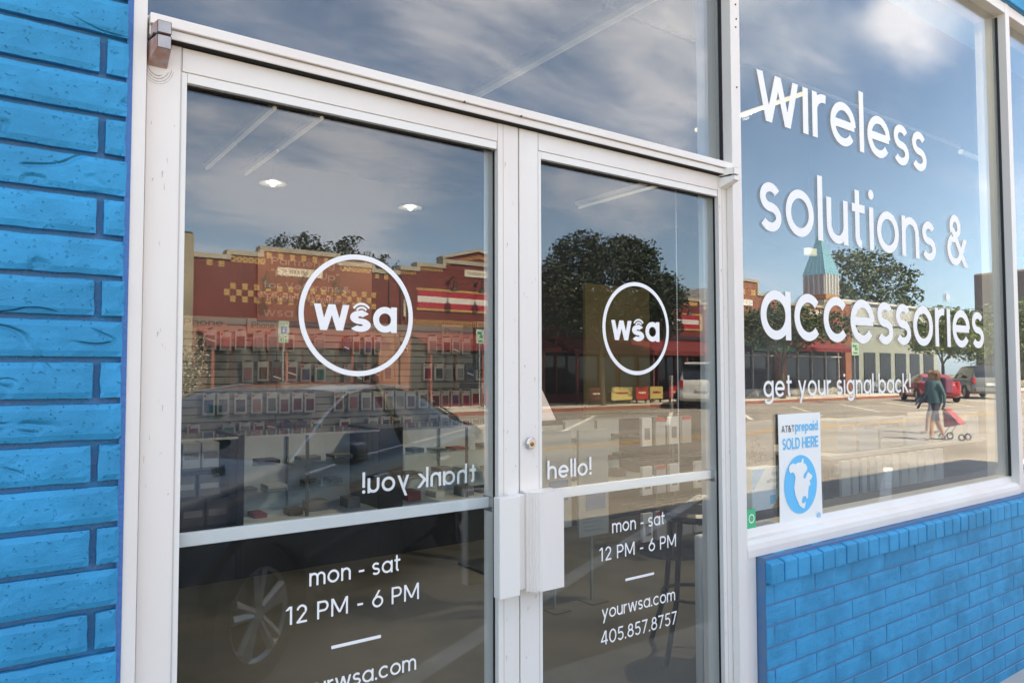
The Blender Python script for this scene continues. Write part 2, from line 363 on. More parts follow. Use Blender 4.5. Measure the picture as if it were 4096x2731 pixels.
    g['K'] = (1.0, [L((h, 0), (h, K)), D(.9, K, .12, .5), D(.36, .72, .92, 0)]); g['Z'] = (.98, [L((.04, K-h), (.94, K-h)), D(.86, K-.02, .14, .02), L((.04, h), (.94, h))])
    g['0'] = (1.02, [A(.51, K/2, .51-h, K/2-h, 0, 360)]); g['1'] = (.56, [L((.38, 0), (.38, K)), D(.34, K, .06, K-.28)])
    g['2'] = (.88, [A(.43, K-h-.32, .32, .32, 175, -28), D(.70, K-.58, .10, .06), L((.06, h), (.84, h))])
    g['3'] = (.86, [A(.4, K-h-.28, .29, .28, 150, -90), A(.4, h+.33, .34, .31, 90, -150)])
    g['4'] = (1.0, [L((.72, 0), (.72, K)), D(.66, K, .1, .38), L((.03, .36), (.97, .36))])
    g['5'] = (.88, [L((.14, K-h), (.8, K-h)), L((.18, K-h), (.14, .72)), A(.42, .45, .36, .45-h, 128, -150)])
    g['6'] = (.96, [A(.48, .46, .48-h, .46-h, 0, 360), D(.62, K, .17, .62)])
    g['7'] = (.88, [L((.03, K-h), (.85, K-h)), D(.76, K-.05, .26, 0)])
    g['8'] = (.92, [A(.46, K-h-.27, .28, .27, 0, 360), A(.46, h+.33, .37, .33, 0, 360)]); g['9'] = (.96, [A(.48, K-.46, .48-h, .46-h, 0, 360), D(.79, K-.62, .34, 0)])
    g['&'] = (1.14, [A(.46, K-h-.24, .22, .24, -38, 215), D(.28, K-.36, 1.04, 0), A(.42, h+.33, .34, .33, 110, 355), D(.64, .92, .30, .62), D(1.02, .74, .78, .32)])
    g[':'] = (w*1.3, [O(w*.65, h*1.2, w*.6), O(w*.65, .8, w*.6)])
    return g
def stroke_strip(pts, w):
    n = len(pts); out = []; h = w/2
    closed = (Vector(pts[0])-Vector(pts[-1])).length < 1e-4
    for i, p in enumerate(pts):
        a = Vector(pts[i-1] if i else (pts[-2] if closed else pts[0])); b = Vector(p); c = Vector(pts[i+1] if i < n-1 else (pts[1] if closed else pts[-1]))
        d = (c-a).normalized(); nn = Vector((-d.y, d.x)); out.append((b+nn*h, b-nn*h))
    return out
def text_geo(s, w=.18, track=.13, res=20):
    """list of filled strips in 2-D plus total advance"""
    g = glyphs(w); x = 0; strips = []
    for k, ch in enumerate(s):
        adv, st = g['1i'] if ch == '|' else g[ch]
        for kind, p in st:
            if kind == 'L': strips.append([(a+Vector((x, 0)), b+Vector((x, 0))) for a, b in stroke_strip([Vector(q) for q in p], w)])
            elif kind == 'A':
                cx, cy, rx, ry, a0, a1 = p; m = max(5, int(res*abs(a1-a0)/180))
                pts = [Vector((cx+rx*cos(radians(a0+(a1-a0)*i/m)), cy+ry*sin(radians(a0+(a1-a0)*i/m)))) for i in range(m+1)]
                strips.append([(a+Vector((x, 0)), b+Vector((x, 0))) for a, b in stroke_strip(pts, w)])
            elif kind == 'D':
                x0, y0, x1, y1 = p; ln = math.hypot(x1-x0, y1-y0); hw = w/2*ln/max(abs(y1-y0), .2*ln)
                strips.append([(Vector((x+x0-hw, y0)), Vector((x+x0+hw, y0))), (Vector((x+x1-hw, y1)), Vector((x+x1+hw, y1)))])
            elif kind == 'O':
                cx, cy, rr = p; strips.append([(Vector((x+cx+rr*cos(pi*i/12), cy+rr*sin(pi*i/12))), Vector((x+cx+rr*cos(pi*i/12), cy-rr*sin(pi*i/12)))) for i in range(13)])
        x += adv+track
    return strips, x-track
def lettering(s, x0, x1, z0, xh, y, m, parent, name='lettering', w=.18, track=.13, res=16, plane='front', step=.00003, ymap=None):
    """s written from x0 to x1 on baseline z0 with x-height xh on the plane y (x1 < x0 writes towards -x)"""
    strips, adv = text_geo(s, w, track, res)
    sx = (x1-x0)/adv; mb = MB()
    for i, st in enumerate(strips):
        vs = []; yy = y-step*i if plane == 'front' else y+step*i
        for a, b in st:
            for q in (a, b): vs.append((x0+q.x*sx, yy if ymap is None else ymap(x0+q.x*sx, z0+q.y*xh)-step*i, z0+q.y*xh))
        mb.add(vs, [(2*j, 2*j+1, 2*j+3, 2*j+2) for j in range(len(st)-1)])
    return mb.build(name, m, parent)
# ================================================================ the shop front
BLUE = (0.008, 0.285, 0.525)
blue = painted_brick('painted_blue_brick', BLUE)
blue2 = painted_brick('painted_blue_brick_low', (0.014, 0.305, 0.545), .12, .30)
blue_lm = mat('painted_blue_mortar_low', (.05, .17, .34), .7, var=.4, vscale=25, vcol=(.10, .18, .28))
blue_m = mat('painted_blue_mortar', (0.010, 0.195, 0.38), .6, var=.35, vscale=25, bump=.6, bscale=160, vcol=(.06, .19, .36))
alu = mat('white_aluminium', (0.83, 0.785, 0.715), .42, var=.10, vscale=3.5, vcol=(.80, .715, .645), bump=.02, bscale=8, stretch=(1, 1, .35))
alu2 = mat('white_aluminium_bead', (0.82, 0.785, 0.725), .38)
rail_m = mat('silver_rail', (0.87, 0.88, 0.87), .45)
gasket = mat('black_gasket', (0.012, 0.012, 0.013), .55)
steel = mat('brushed_steel', (0.60, 0.59, 0.57), .28, metal=.9)
gap_m = mat('dark_gap', (0.010, 0.009, 0.008), .9)
vinyl = mat('white_vinyl', (0.88, 0.865, 0.835), .5)
pane_m = glass_mat('clear_glass', (0.965, 0.98, 0.975), .066, dirt_veil=.006, wobble=.0)
wavy_m = glass_mat('wavy_glass', (0.91, 0.93, 0.92), .13, dirt_veil=.032, wobble=.00022)  # milky veil put into the glass colour to lighten the big window

def rough_brick(name, x0, x1, y, z0, z1, m, parent, depth=.05, seed=0, amp=.0022, sag=0.0, nx=14, nz=6, rnd_=.0035):
    """one brick: its face at y is an uneven grid with worn edges"""
    mb = MB(); vs = []; W, H = x1-x0, z1-z0
    if depth < .025: rnd_ = .0012
    for j in range(nz+1):
        for i in range(nx+1):
            u, v = i/nx, j/nz
            e = min(u*W, (1-u)*W, v*H, (1-v)*H)
            dd = noise.noise(Vector((x0+u*W, z0+v*H, seed))*22)*amp + noise.noise(Vector((x0+u*W, z0+v*H, seed+9))*60)*amp*.5
            ex = noise.noise(Vector((u*6, v*3, seed*3.1)))*.0022
            r = rnd_*max(0, 1-e/.004)
            px_ = x0+u*W + (ex if i in (0, nx) else 0); pz = z0+v*H + (noise.noise(Vector((px_*30, seed, j)))*.0016 if j in (0, nz) else 0)
            vs.append((px_, y+r-dd, pz))
    fs = [(j*(nx+1)+i, j*(nx+1)+i+1, (j+1)*(nx+1)+i+1, (j+1)*(nx+1)+i) for j in range(nz) for i in range(nx)]
    k = len(vs); rim = [j for j in range(nx+1)]+[(j+1)*(nx+1)+nx for j in range(nz)]+[nz*(nx+1)+nx-1-j for j in range(nx)]+[(nz-1-j)*(nx+1) for j in range(nz-1)]
    for q in rim: vs.append((vs[q][0], y+depth, vs[q][2]))
    for a in range(len(rim)):
        b_ = (a+1) % len(rim); fs.append((rim[a], k+a, k+b_, rim[b_]))
    mb.add(vs, fs); return mb.build(name, m, parent, smooth=False)

# --- left pier of blue brick
pier = thing('brick_pier', 'blue painted brick pier left of the double doors', 'wall', (-0.6, -0.03, 0))
MB().box(-1.05, .2365, -.0430, .30, 0, 5.2).build('mortar_bed', blue_m, pier)
cz = 0.9675
for r in range(-12, 29):
    z0 = cz + r*0.0765 - 0.0765*0; z1 = z0+.0655
    zc = z0
    if zc > 2.75: break
    shift = 0 if r % 2 else 1
    xe = .2235 + .001*((r*7) % 3-1)
    if shift:
        segs = [(-.30, -.068), (-.056, .176), (.1885, xe)]
    else:
        segs = [(-.19, .054-.0), (.066-.0, xe)] if False else [(-.29, -.02-.0), (-.008, xe)]
    for a, b in segs:
        rough_brick('brick', a, b, -.060-.0012*random.random(), z0, z1, blue, pier, .03, seed=r*3.3+a, nx=max(4, int((b-a)/.014)))
upb = MB()
for r in range(23, 56):
    z0 = cz+r*.0765
    for k in range(5): upb.box(-1.0+k*.25+(.12 if r % 2 else 0), -.762+k*.25+(.12 if r % 2 else 0) if k < 4 or not r % 2 else .22, -.058, -.03, z0, z0+.0655)
o = upb.build('brick', blue, pier); o['kind'] = 'stuff'
lo = MB()
for r in range(-12, 29):
    z0 = cz+r*.0765; s_ = 0 if r % 2 else 1
    x = (-.30 if s_ else -.29)-.012
    while x > -1.0: lo.box(x-.232, x, -.061, -.03, z0, z0+.0655); x -= .244
o = lo.build('brick', blue, pier); o['kind'] = 'stuff'
cb = MB(); 
for i in range(60):
    z = .2+i*.05; cb.add([(.222, -.0545, z), (.2335, -.0475, z), (.222, -.0545, z+.05), (.2335, -.0475, z+.05)], [(0, 1, 3, 2)])
cb.box(.2225, .2330, -.050+.002, -.0365, 0, 3.3)
cb.build('caulk_joint', mat('blue_caulk', (.03, .16, .42), .5, bump=.9, bscale=90), pier)

# --- storefront frame
frame = thing('storefront_frame', 'white aluminium storefront frame around doors and windows', 'frame', (2.09, 0, 0))
MB().box(.2305, .2585, -.045, .07, 0, 3.43).build('jamb', alu, frame, .0015)
hd = MB().box(.2625, 2.0645, -.045, .07, 2.1400, 2.1585).box(.2625, 2.0645, -.052, .07, 2.1600, 2.1815)
hd.build('door_header', alu, frame, .0015)
MB().box(2.0665, 2.1160, -.050, .10, 0, 3.43).build('mullion', alu, frame, .0015)
MB().box(2.0618, 2.0662, -.013, -.0006, 2.183, 3.36).build('gasket', gasket, frame)
MB().box(2.0560, 2.0662, .0065, .050, 2.183, 3.36).build('glazing_stop', alu2, frame)
MB().box(4.372, 4.422, -.050, .10, .85, 3.43).build('mullion', alu, frame, .0015)
MB().box(4.3670, 4.3715, -.013, -.0006, .933, 3.36).build('gasket', gasket, frame)
MB().box(4.3560, 4.3715, .0065, .060, .922, 3.36).build('glazing_stop', alu2, frame)
MB().box(2.1165, 7.2, -.048, .10, 3.372, 3.4255).build('window_head', alu, frame, .0015)
MB().box(.2590, 2.0660, -.044, .10, 3.372, 3.4255).build('window_head', alu, frame, .0015)
sill_p = [(-.052, .848), (-.052, .872), (-.048, .890), (-.036, .901), (-.016, .9045), (-.010, .9180), (-.003, .9300), (.06, .9320), (.06, .848)]
MB().prism(sill_p, 'x', 2.1165, 4.3715).build('window_sill', alu, frame, 0, smooth=False)
MB().prism(sill_p, 'x', 4.4225, 7.2).build('window_sill', alu, frame, 0, smooth=False)
MB().box(2.118, 2.166, -.046, .08, 0, .847).build('wall_trim', alu, frame, .0015)
for x in (2.0955, 2.099, 2.0925, 2.097):
    pass
sc_ = MB()
for x, z in ((2.095, 2.74), (2.098, 2.69), (2.094, 2.66), (2.095, 2.45), (.99, 2.159), (1.17, 2.159)):
    sc_.lathe([(0, -.0015), (.0026, -.001), (.003, .002)], (x, -.052 if z > 2.3 else -.0535, z), 8, 'y')
sc_.build('screw', mat('rusty_screw', (.10, .07, .05), .7), frame)

def leaf(label, x0, x1, gx0, gx1, zt=2.1375):
    d = thing('glass_door', label, 'door', ((x0+x1)/2, 0, 0), 'pair of glass doors'); F = -.024
    MB().box(x0, gx0-.010, F, .0, .012, zt).build('stile', alu, d, .0012)
    MB().box(gx1, x1, F, .0, .012, zt).build('stile', alu, d, .0012)
    MB().box(gx0-.009, gx1-.001, F+.0006, .0, 2.088, zt-.0005).build('top_rail', alu, d, .0012)
    MB().box(gx0-.009, gx1-.001, F+.0006, .0, .012, .24).build('bottom_rail', alu, d, .0012)
    b = MB(); b.box(gx0-.0095, gx0+.001, F+.0025, .0, .241, 2.087); b.box(gx0+.0015, gx1-.002, F+.003, .0, 2.0670, 2.0875)
    b.box(gx0+.0015, gx1-.002, F+.003, 0, .241, .255)
    b.build('glazing_bead', alu2, d, .001)
    g = MB().box(gx1-.0025, gx1-.0006, -.0085, -.0015, .256, 2.0665)
    g.box(gx0+.0015, gx1-.009, -.009, -.0012, 2.0640, 2.0668)
    g.build('gasket', gasket, d)
    MB().box(gx0-.005, gx1-.0005, .001, .006, .235, 2.090).build('glass_pane', pane_m, d)
    r = MB().box(gx0-.006, gx1+.01, .022, .034, 1.1145, 1.1430); r.build('push_bar', rail_m, d, .002)
    r2 = MB().box(gx1+.0, gx1+.03, .006, .05, 1.105, 1.145).box(gx0-.03, gx0-.008, .006, .05, 1.105, 1.145); r2.build('bar_bracket', steel, d, .002)
    MB().box(x0, x1, .0008, .045, .012, .23).build('kick_rail', alu, d)
    for a, b_ in ((x0, gx0-.012), (gx1+.001, x1)): MB().box(a, b_, .0008, .045, .231, zt).build('inner_stile', alu2, d)
    MB().box(gx0-.01, gx1, .0008, .045, 2.0905, zt).build('inner_rail', alu2, d)
    return d
doorL = leaf('left glass door with thank you lettering seen in reverse', .2625, 1.1797, .3370, 1.1135)
doorR = leaf('right glass door with hello lettering and the cylinder lock', 1.1845, 2.0640, 1.2600, 2.0225)
MB().box(1.1803, 1.1842, -.003, .02, .012, 2.1370).build('astragal', gap_m, frame)
MB().box(.2588, .2622, -.014, .02, .0, 2.1370).build('seal_gap_shade', gap_m, frame)
MB().box(.2625, 2.064, -.016, .02, 2.1376, 2.1388).build('seal_gap_shade', gap_m, frame)
MB().box(.2640, 2.063, -.0425, -.0165, 2.1389, 2.1398).build('seal_gap_shade', gap_m, frame)  # dark strip painting the shade under the door header

# joints of rail and stile: fine seams, one stained
for d, xs in ((doorL, (.3255, 1.1300)), (doorR, (1.2480, 2.0400))):
    for k_, x in enumerate(xs):
        MB().box(x-.0006, x+.0006, -.0246, -.0239, .013, 2.136).build('seam', mat('seam_stain' if (d is doorL and k_) else 'seam_grey', (.58, .47, .33) if (d is doorL and k_) else (.50, .47, .44), .8), d)

# pull handles: left a plain boxed plate, right a ribbed one
MB().box(1.1145, 1.1340, -.0578, -.0245, .93, .96).box(1.1145, 1.1340, -.0578, -.0245, 1.10, 1.13).build('handle_standoff', alu2, doorL)
p = MB().box(1.0740, 1.1375, -.0860, -.0580, .905, 1.157); p.build('pull_handle', alu, doorL, .002)
MB().box(1.1380, 1.1760, -.0560, -.0245, .908, 1.154).build('pull_handle', alu, doorL, .002)
ph = [(1.1860, -.0245), (1.1760, -.0550), (1.1760, -.0620), (1.1800, -.0640), (1.1830, -.0700), (1.1870, -.0700), (1.1885, -.0760), (1.1925, -.0760), (1.1940, -.0820),
      (1.1985, -.0820), (1.2010, -.0770), (1.2060, -.0800), (1.2110, -.0860), (1.2830, -.0860), (1.2840, -.0820), (1.2840, -.0245)]
MB().prism([(x, y) for x, y in ph], 'z', .903, 1.158).build('pull_handle', alu, doorR)
lk = MB().lathe([(0, -.012), (.0125, -.012), (.0155, -.009), (.0155, 0)], (1.2155, -.0245, 1.2835), 24, 'y'); lkp = lk.build('lock_cylinder', steel, doorR, smooth=False)
MB().lathe([(0, -.0145), (.0055, -.0140), (.006, -.012)], (1.2155, -.0250, 1.2805), 14, 'y').build('key_plug', mat('brass', (.35, .25, .12), .35, metal=.9), lkp)
MB().box(1.2148, 1.2162, -.0400, -.0394, 1.2775, 1.2835).build('keyhole', gasket, lkp)

# top pivots
brown = mat('weathered_bronze', (.42, .20, .14), .5, var=.5, vscale=30, vcol=(.45, .43, .43))
grey_p = mat('worn_pivot_face', (.46, .44, .44), .45, var=.3, vscale=25)
pv = thing('door_pivot', 'brown and grey door pivot housing at the top left corner', 'hinge', (.28, -.045, 2.07), 'door pivots')
def pivot(parent, x0, x1, z0, zm, z1, ma, mb_):
    def shell(a, b, low):
        y0, y1 = -.0246, -.078; i = .010
        q = MB(); zi = a+(.020 if low else 0)
        q.add([(x0, y0, a), (x1, y0, a), (x1, y0, b), (x0, y0, b), (x0+i, y1, zi), (x1-.003, y1, zi), (x1-.003, y1, b), (x0+i, y1, b)],
              [(3, 2, 6, 7), (0, 1, 2, 3)])
        return q, q.v
    for a, b, low in ((z0, zm-.003, True), (zm+.001, z1, False)):
        q, v = shell(a, b, low)
        q.f += [(0, 4, 7, 3), (0, 1, 5, 4), (1, 2, 6, 5)]
        q.build('pivot_body', ma, parent, .0015)
        f = MB().add([(v[4][0]+.001, v[4][1]-.0006, v[4][2]+.001), (v[5][0]-.001, v[5][1]-.0006, v[5][2]+.001), (v[6][0]-.001, v[6][1]-.0006, v[6][2]-.001), (v[7][0]+.001, v[7][1]-.0006, v[7][2]-.001)], [(0, 1, 2, 3)])
        f.build('pivot_face', mb_, parent)
    MB().box(x0+.004, x1-.003, -.070, -.0246, zm-.003, zm+.001).build('pivot_gap', gasket, parent)
pivot(pv, .2605, .2990, 2.084, 2.133, 2.1585, brown, grey_p)
pv2 = thing('door_pivot', 'white door pivot housing at the top right corner', 'hinge', (2.05, -.045, 2.07), 'door pivots')
pivot(pv2, 2.026, 2.0655, 2.095, 2.134, 2.1580, alu, alu2)

# --- transom and shop windows
tw = thing('transom_window', 'wide transom window above the double doors', 'window', (1.16, .045, 2.18))
MB().box(.2590, 2.0660, 0, .006, 2.1825, 3.3715).build('glass_pane', glass_mat('transom_glass', (.90, .92, .92), .10, dirt_veil=.012), tw)
MB().box(.2625, 2.060, -.013, -.0006, 2.1822, 2.190).build('glazing_bead', alu2, tw)
w1 = thing('shop_window', 'large shop window lettered wireless solutions & accessories', 'window', (3.24, .045, .92))
MB().box(2.1168, 4.3714, 0, .006, .928, 3.3715).build('glass_pane', wavy_m, w1)
w2 = thing('shop_window', 'second shop window cut by the right edge of the photo', 'window', (5.8, .045, .92))
MB().box(4.4228, 7.2, 0, .006, .928, 3.3715).build('glass_pane', wavy_m, w2)
far_j = MB().box(7.2, 7.25, -.05, .10, .85, 3.43).build('jamb', alu, frame)

# --- blue wall under the windows
low = thing('brick_stall_riser', 'low blue brick wall with rowlock sill below the shop window', 'wall', (4.7, -.08, 0))
MB().box(2.1695, 7.26, -.0795, .12, 0, .846).build('mortar_bed', blue_lm, low)
random.seed(3)
pr = MB().box(-.119, .119, -.020, .012, -.0310, .0310)
hm = []
for i in range(5):
    b = MB(); bx = 0.2395/2
    b.box(-bx, bx, -.011, .012, -.0310, .0310)
    hm.append(b)
r = 0; z1 = .7560
proto = {}
while z1 > .02:
    z0 = z1-.0650; x = 2.1705-(0 if r % 2 else 0); first = True
    j = 2.214 if r % 2 == 0 else 2.335
    if r % 2 == 0: segs = [(2.171, 2.2125)]; x = 2.2170
    else: segs = [(2.171, 2.3335)]; x = 2.338
    while x < 7.2: segs.append((x, min(x+.2390, 7.255))); x += .2440
    for a, b in segs:
        if a < 4.7 and z0 > .30:
            key = (round(b-a, 3), random.randrange(4)) if b-a > .2 else None
            if key and key in proto:
                o = bpy.data.objects.new('brick', proto[key]); COL.objects.link(o); o.parent = low
                o.location = Vector((a, -.0815-.0014*random.random(), z0))-wloc(low)
            elif key:
                q = rough_brick('brick', 0, b-a, 0, 0, .0650, blue2, None, .02, seed=key[1]*5.1, amp=.0018, nx=14, nz=5); q.parent = low
                q.location = Vector((a, -.0815, z0))-wloc(low); proto[key] = q.data
            else: rough_brick('brick', a, b, -.0815, z0, z1, blue2, low, .02, seed=r, amp=.0018, nx=5, nz=5)
        else:
            key = ('plain', round(b-a, 3))
            if key not in proto:
                q = MB().box(0, b-a, 0, .02, 0, .0650).build('brick', blue2, None, .003, seg=1); proto[key] = q.data; q.parent = low
            else: q = bpy.data.objects.new('brick', proto[key]); COL.objects.link(q); q.parent = low
            q.location = Vector((a, -.0815, z0))-wloc(low)
    z1 -= .0713; r += 1
# rowlock sill, each brick on edge, sloping outwards
x = 2.1725; k = 0; rowp = []
while x < 7.2:
    wd = .0715; dz = random.uniform(-.0015, .0015); yf = -.1020+random.uniform(-.0012, .0012)
    if k < 6:
        q = MB().add([(0, 0, -.068), (wd, 0, -.068), (wd, .058, -.062), (0, .058, -.062), (0, .0, 0), (wd, 0, 0), (wd, .060, .0205), (0, .060, .0205)],
                     [(0, 3, 2, 1), (4, 5, 6, 7), (0, 1, 5, 4), (1, 2, 6, 5), (2, 3, 7, 6), (3, 0, 4, 7)]).build('sill_brick', blue2, None, .0035, seg=2)
        rowp.append(q.data)
    else: q = bpy.data.objects.new('sill_brick', rowp[k % 6]); COL.objects.link(q)
    q.parent = low; q.location = Vector((x, yf, .8290+dz))-wloc(low); q.rotation_euler = (0, random.uniform(-.012, .012), 0)
    x += .0778; k += 1
MB().add([(2.174, -.094, .764), (7.25, -.094, .764), (7.25, -.05, .768), (2.174, -.05, .768), (2.174, -.094, .8255), (7.25, -.094, .8255), (7.25, -.044, .8445), (2.174, -.044, .8445)],
         [(0, 3, 2, 1), (4, 5, 6, 7), (0, 1, 5, 4), (1, 2, 6, 5), (2, 3, 7, 6), (3, 0, 4, 7)]).build('sill_mortar', blue2, low)

# --- wall above the windows and the rest of the shop building
upw = thing('brick_wall', 'blue painted brick wall above the window heads', 'wall', (3, -.06, 3.40))
MB().box(.237, 7.26, -.058, .30, 3.426, 5.6).build('mortar_bed', blue_m, upw)
ub = MB()
for r in range(28):
    x = .24+(.12 if r % 2 else 0)
    while x < 7.1: ub.box(x, min(x+.234, 7.25), -.070, -.058, 3.432+r*.0765, 3.432+r*.0765+.0655); x += .244
o = ub.build('brick', blue, upw); o['kind'] = 'stuff'
rb = thing('brick_wall', 'blue painted brick wall beyond the second window', 'wall', (9, 0, 0))
MB().box(7.262, 14, -.06, .3, 0, 5.6).build('wall', blue, rb)
lb = thing('brick_wall', 'blue painted brick wall far left of the pier', 'wall', (-6, 0, 0))
MB().box(-10, -1.052, -.055, .3, 0, 5.6).build('wall', blue, lb)

# ---------------------------------------------------------------- lettering on the glass
WY = -.0008
lettering('w|reless', 2.2762, 3.5603, 2.3947, 0.1816, WY, vinyl, w1, w=.185, track=.15)
lettering('solutions &', 2.2821, 3.9568, 1.9875, 0.1811, WY, vinyl, w1, w=.185, track=.15)
lettering('accessories', 2.2782, 4.1179, 1.5911, 0.1811, WY, vinyl, w1, w=.185, track=.12)
lettering('get your signal back!', 2.2879, 3.3562, 1.3826, 0.0598, WY, vinyl, w1, w=.18, track=.15, res=10)
lettering('thank you!', 1.063, .743, 1.1885, .0352, .0062, mat('pale_vinyl', (.84, .87, .87), .6), doorL, w=.19, track=.16, res=10)
lettering('hello!', 1.297, 1.461, 1.1755, .0365, .0004, vinyl, doorR, w=.19, track=.16, res=10)
for d, dx in ((doorL, 0.0), (doorR, .9265)):
    lettering('mon - sat', .615+dx, .842+dx, .9965, .0290, .0004, vinyl, d, w=.17, track=.16, res=10)
    lettering('12 PM - 6 PM', .563+dx, .892+dx, .9205, .0292, .0004, vinyl, d, w=.165, track=.20, res=10)
    MB().add([(.668+dx, .0004, .8475), (.791+dx, .0004, .8475), (.791+dx, .0004, .8550), (.668+dx, .0004, .8550)], [(0, 1, 2, 3)]).build('divider_line', vinyl, d)
    lettering('yourwsa.com', .571+dx, .8850+dx, .7530, .0285, .0004, vinyl, d, w=.17, track=.12, res=10)
    lettering('405.857.8757', .566+dx, .892+dx, .6790, .0294, .0004, vinyl, d, w=.165, track=.16, res=10)
    cx, cz_ = .7285+dx-.002*(dx > 0), 1.6080
    ring = MB(); n = 72
    for i in range(n):
        a0, a1 = 2*pi*i/n, 2*pi*(i+1)/n
        ring.add([(cx+.1445*cos(a0), .0004, cz_+.1435*sin(a0)), (cx+.1325*cos(a0), .0004, cz_+.1315*sin(a0)), (cx+.1445*cos(a1), .0004, cz_+.1435*sin(a1)), (cx+.1325*cos(a1), .0004, cz_+.1315*sin(a1))], [(0, 1, 3, 2)])
    lg = ring.build('logo_ring', vinyl, d)
    ox = cx-.7285
    lettering('w', .6190+ox, .7060+ox, 1.5705, .0600, .0004, vinyl, d, 'logo_letter', w=.25)
    lettering('a', .7660+ox, .8290+ox, 1.5690, .0620, .0004, vinyl, d, 'logo_letter', w=.25, res=24)
    lettering('s', .7060+ox, .7600+ox, 1.5690, .0500, .0004, vinyl, d, 'logo_letter', w=.27, res=24)
    wf = MB(); wx, wz = .7365+ox, 1.6120
    for k, (r0, r1) in enumerate(((.0035, .0085), (.0120, .0170), (.0205, .0260))):
        for i in range(16):
            a0, a1 = radians(35+115*i/16), radians(35+115*(i+1)/16)
            wf.add([(wx+r*cos(a), .00035-.00002*k, wz+r*sin(a)) for a in (a0, a1) for r in (r0, r1)], [(0, 1, 3, 2)])
    wf.build('logo_signal', vinyl, d)

# ---------------------------------------------------------------- notices behind the big window
paper = mat('white_paper', (.88, .88, .83), .7); cy = mat('sky_blue_print', (.09, .54, .86), .6); dkp = mat('grey_print', (.08, .07, .07), .7)
ps = thing('paper_poster', 'white poster with a blue globe taped inside the shop window', 'poster', (2.55, .055, .88))
def bend(x, z): return .0330+.0025*sin((x-2.41)*11)+.0015*sin((z-.88)*8+x*9)
g = MB(); nx, nz = 14, 20
g.add([(2.412+.279*i/nx, bend(2.412+.279*i/nx, .884+.432*j/nz), .884+.432*j/nz) for j in range(nz+1) for i in range(nx+1)],
      [(j*(nx+1)+i, j*(nx+1)+i+1, (j+1)*(nx+1)+i+1, (j+1)*(nx+1)+i) for j in range(nz) for i in range(nx)])
g.build('sheet', paper, ps, smooth=True)
cm = MB(); n = 40
for i in range(n):
    for k in range(6):
        vs = []
        for a, rr in ((2*pi*i/n, k/6), (2*pi*(i+1)/n, k/6), (2*pi*(i+1)/n, (k+1)/6), (2*pi*i/n, (k+1)/6)):
            X, Z = 2.550+.1085*rr*cos(a), 1.048+.110*rr*sin(a); vs.append((X, bend(X, Z)-.0012, Z))
        cm.add(vs, [(0, 1, 2, 3)])
cm.build('globe', cy, ps, smooth=True)
land_px = [(488, 712), (497, 690), (520, 678), (540, 690), (562, 678), (586, 680), (598, 646), (607, 660), (605, 690), (622, 695), (636, 728), (630, 748), (606, 775), (600, 800), (614, 812), (626, 788), (640, 762), (655, 775), (674, 797),
        (666, 818), (648, 832), (657, 858), (641, 882), (635, 925), (633, 966), (622, 970), (618, 950), (600, 945), (588, 960), (583, 985), (590, 1002), (605, 1000), (617, 988), (612, 1010), (604, 1042), (588, 1036), (565, 1012), (555, 985),
        (545, 960), (535, 930), (530, 900), (526, 870), (531, 830), (538, 790), (530, 762), (515, 747), (500, 756), (488, 735)]
land = [((a-581)/131*.1085, -(b_-850)/228*.110) for a, b_ in land_px]     # outline in units of the globe's radius
from mathutils.geometry import tessellate_polygon
lm = MB(); lm.add([(2.550+x, bend(2.550+x, 1.048+z)-.0026, 1.048+z) for x, z in land], [tuple(t_) for t_ in tessellate_polygon([[Vector((x, z, 0)) for x, z in land]])]); lm.build('continent', paper, ps)
bm_ = lambda x, z: bend(x, z)-.0014
lettering('AT&T', 2.432, 2.518, 1.2480, .0185, 0, dkp, ps, w=.17, ymap=bm_)
lettering('prepaid', 2.524, 2.672, 1.2480, .0265, 0, cy, ps, w=.25, ymap=bm_)
lettering('SOLD HERE', 2.436, 2.674, 1.1830, .0315, 0, cy, ps, w=.24, ymap=bm_)
em = MB(); em.lathe([(0, 0), (.0135, 0)], (2.664, bm_(2.664, .918)-.001, .918), 18, 'y'); em.build('emblem', mat('pale_blue_print', (.35, .62, .80), .6), ps)
ps.location = (2.55*.98, .0165, 1.47+(.88-1.47)*.98); ps.scale = (.98, 1, .98)

def flat_text(s, x0, x1, z, xh, y, m, par, w=.18): return lettering(s, x0, x1, z, xh, y, m, par, w=w, res=8)
bx = thing('product_box', 'blue and white box lettered shop without credit in the window corner', 'box', (2.40, .10, .95))
MB().box(2.29, 2.455, .058, .115, .968, 1.120).build('carton', mat('pale_card', (.74, .84, .88), .55), bx, .002)
MB().add([(2.291, .0575, 1.119), (2.37, .0575, 1.119), (2.291, .0575, 1.04)], [(0, 1, 2)]).build('print_corner', cy, bx)
MB().add([(2.405, .0574, .969), (2.4545, .0574, .969), (2.4545, .0574, 1.015)], [(0, 1, 2)]).build('print_corner', mat('orange_print', (.75, .33, .05), .6), bx)
MB().box(2.395, 2.432, .0570, .0572, .985, 1.018).build('print_block', cy, bx)
navy = mat('navy_print', (.05, .16, .30), .6)
flat_text('shop', 2.405, 2.444, 1.090, .0115, .0570, navy, bx); flat_text('without', 2.376, 2.447, 1.064, .0115, .0570, navy, bx); flat_text('credit', 2.400, 2.447, 1.038, .0115, .0570, navy, bx)
gs = thing('window_sticker', 'green sticker in the lower left corner of the shop window', 'sticker', (2.25, .055, .93))
MB().box(2.12, 2.228, -.0020, -.0015, .930, .996).build('sheet', mat('green_vinyl', (.02, .50, .22), .5), gs, 0)
MB().lathe([(.012, 0), (.016, 0)], (2.205, -.0025, .963), 20, 'y').build('print_ring', vinyl, gs)

for o_, f_ in ((bx, .9735),):
    o_.location = (o_.location.x*f_, o_.location.y-.047, 1.47+(o_.location.z-1.47)*f_); o_.scale = (f_, 1, f_)
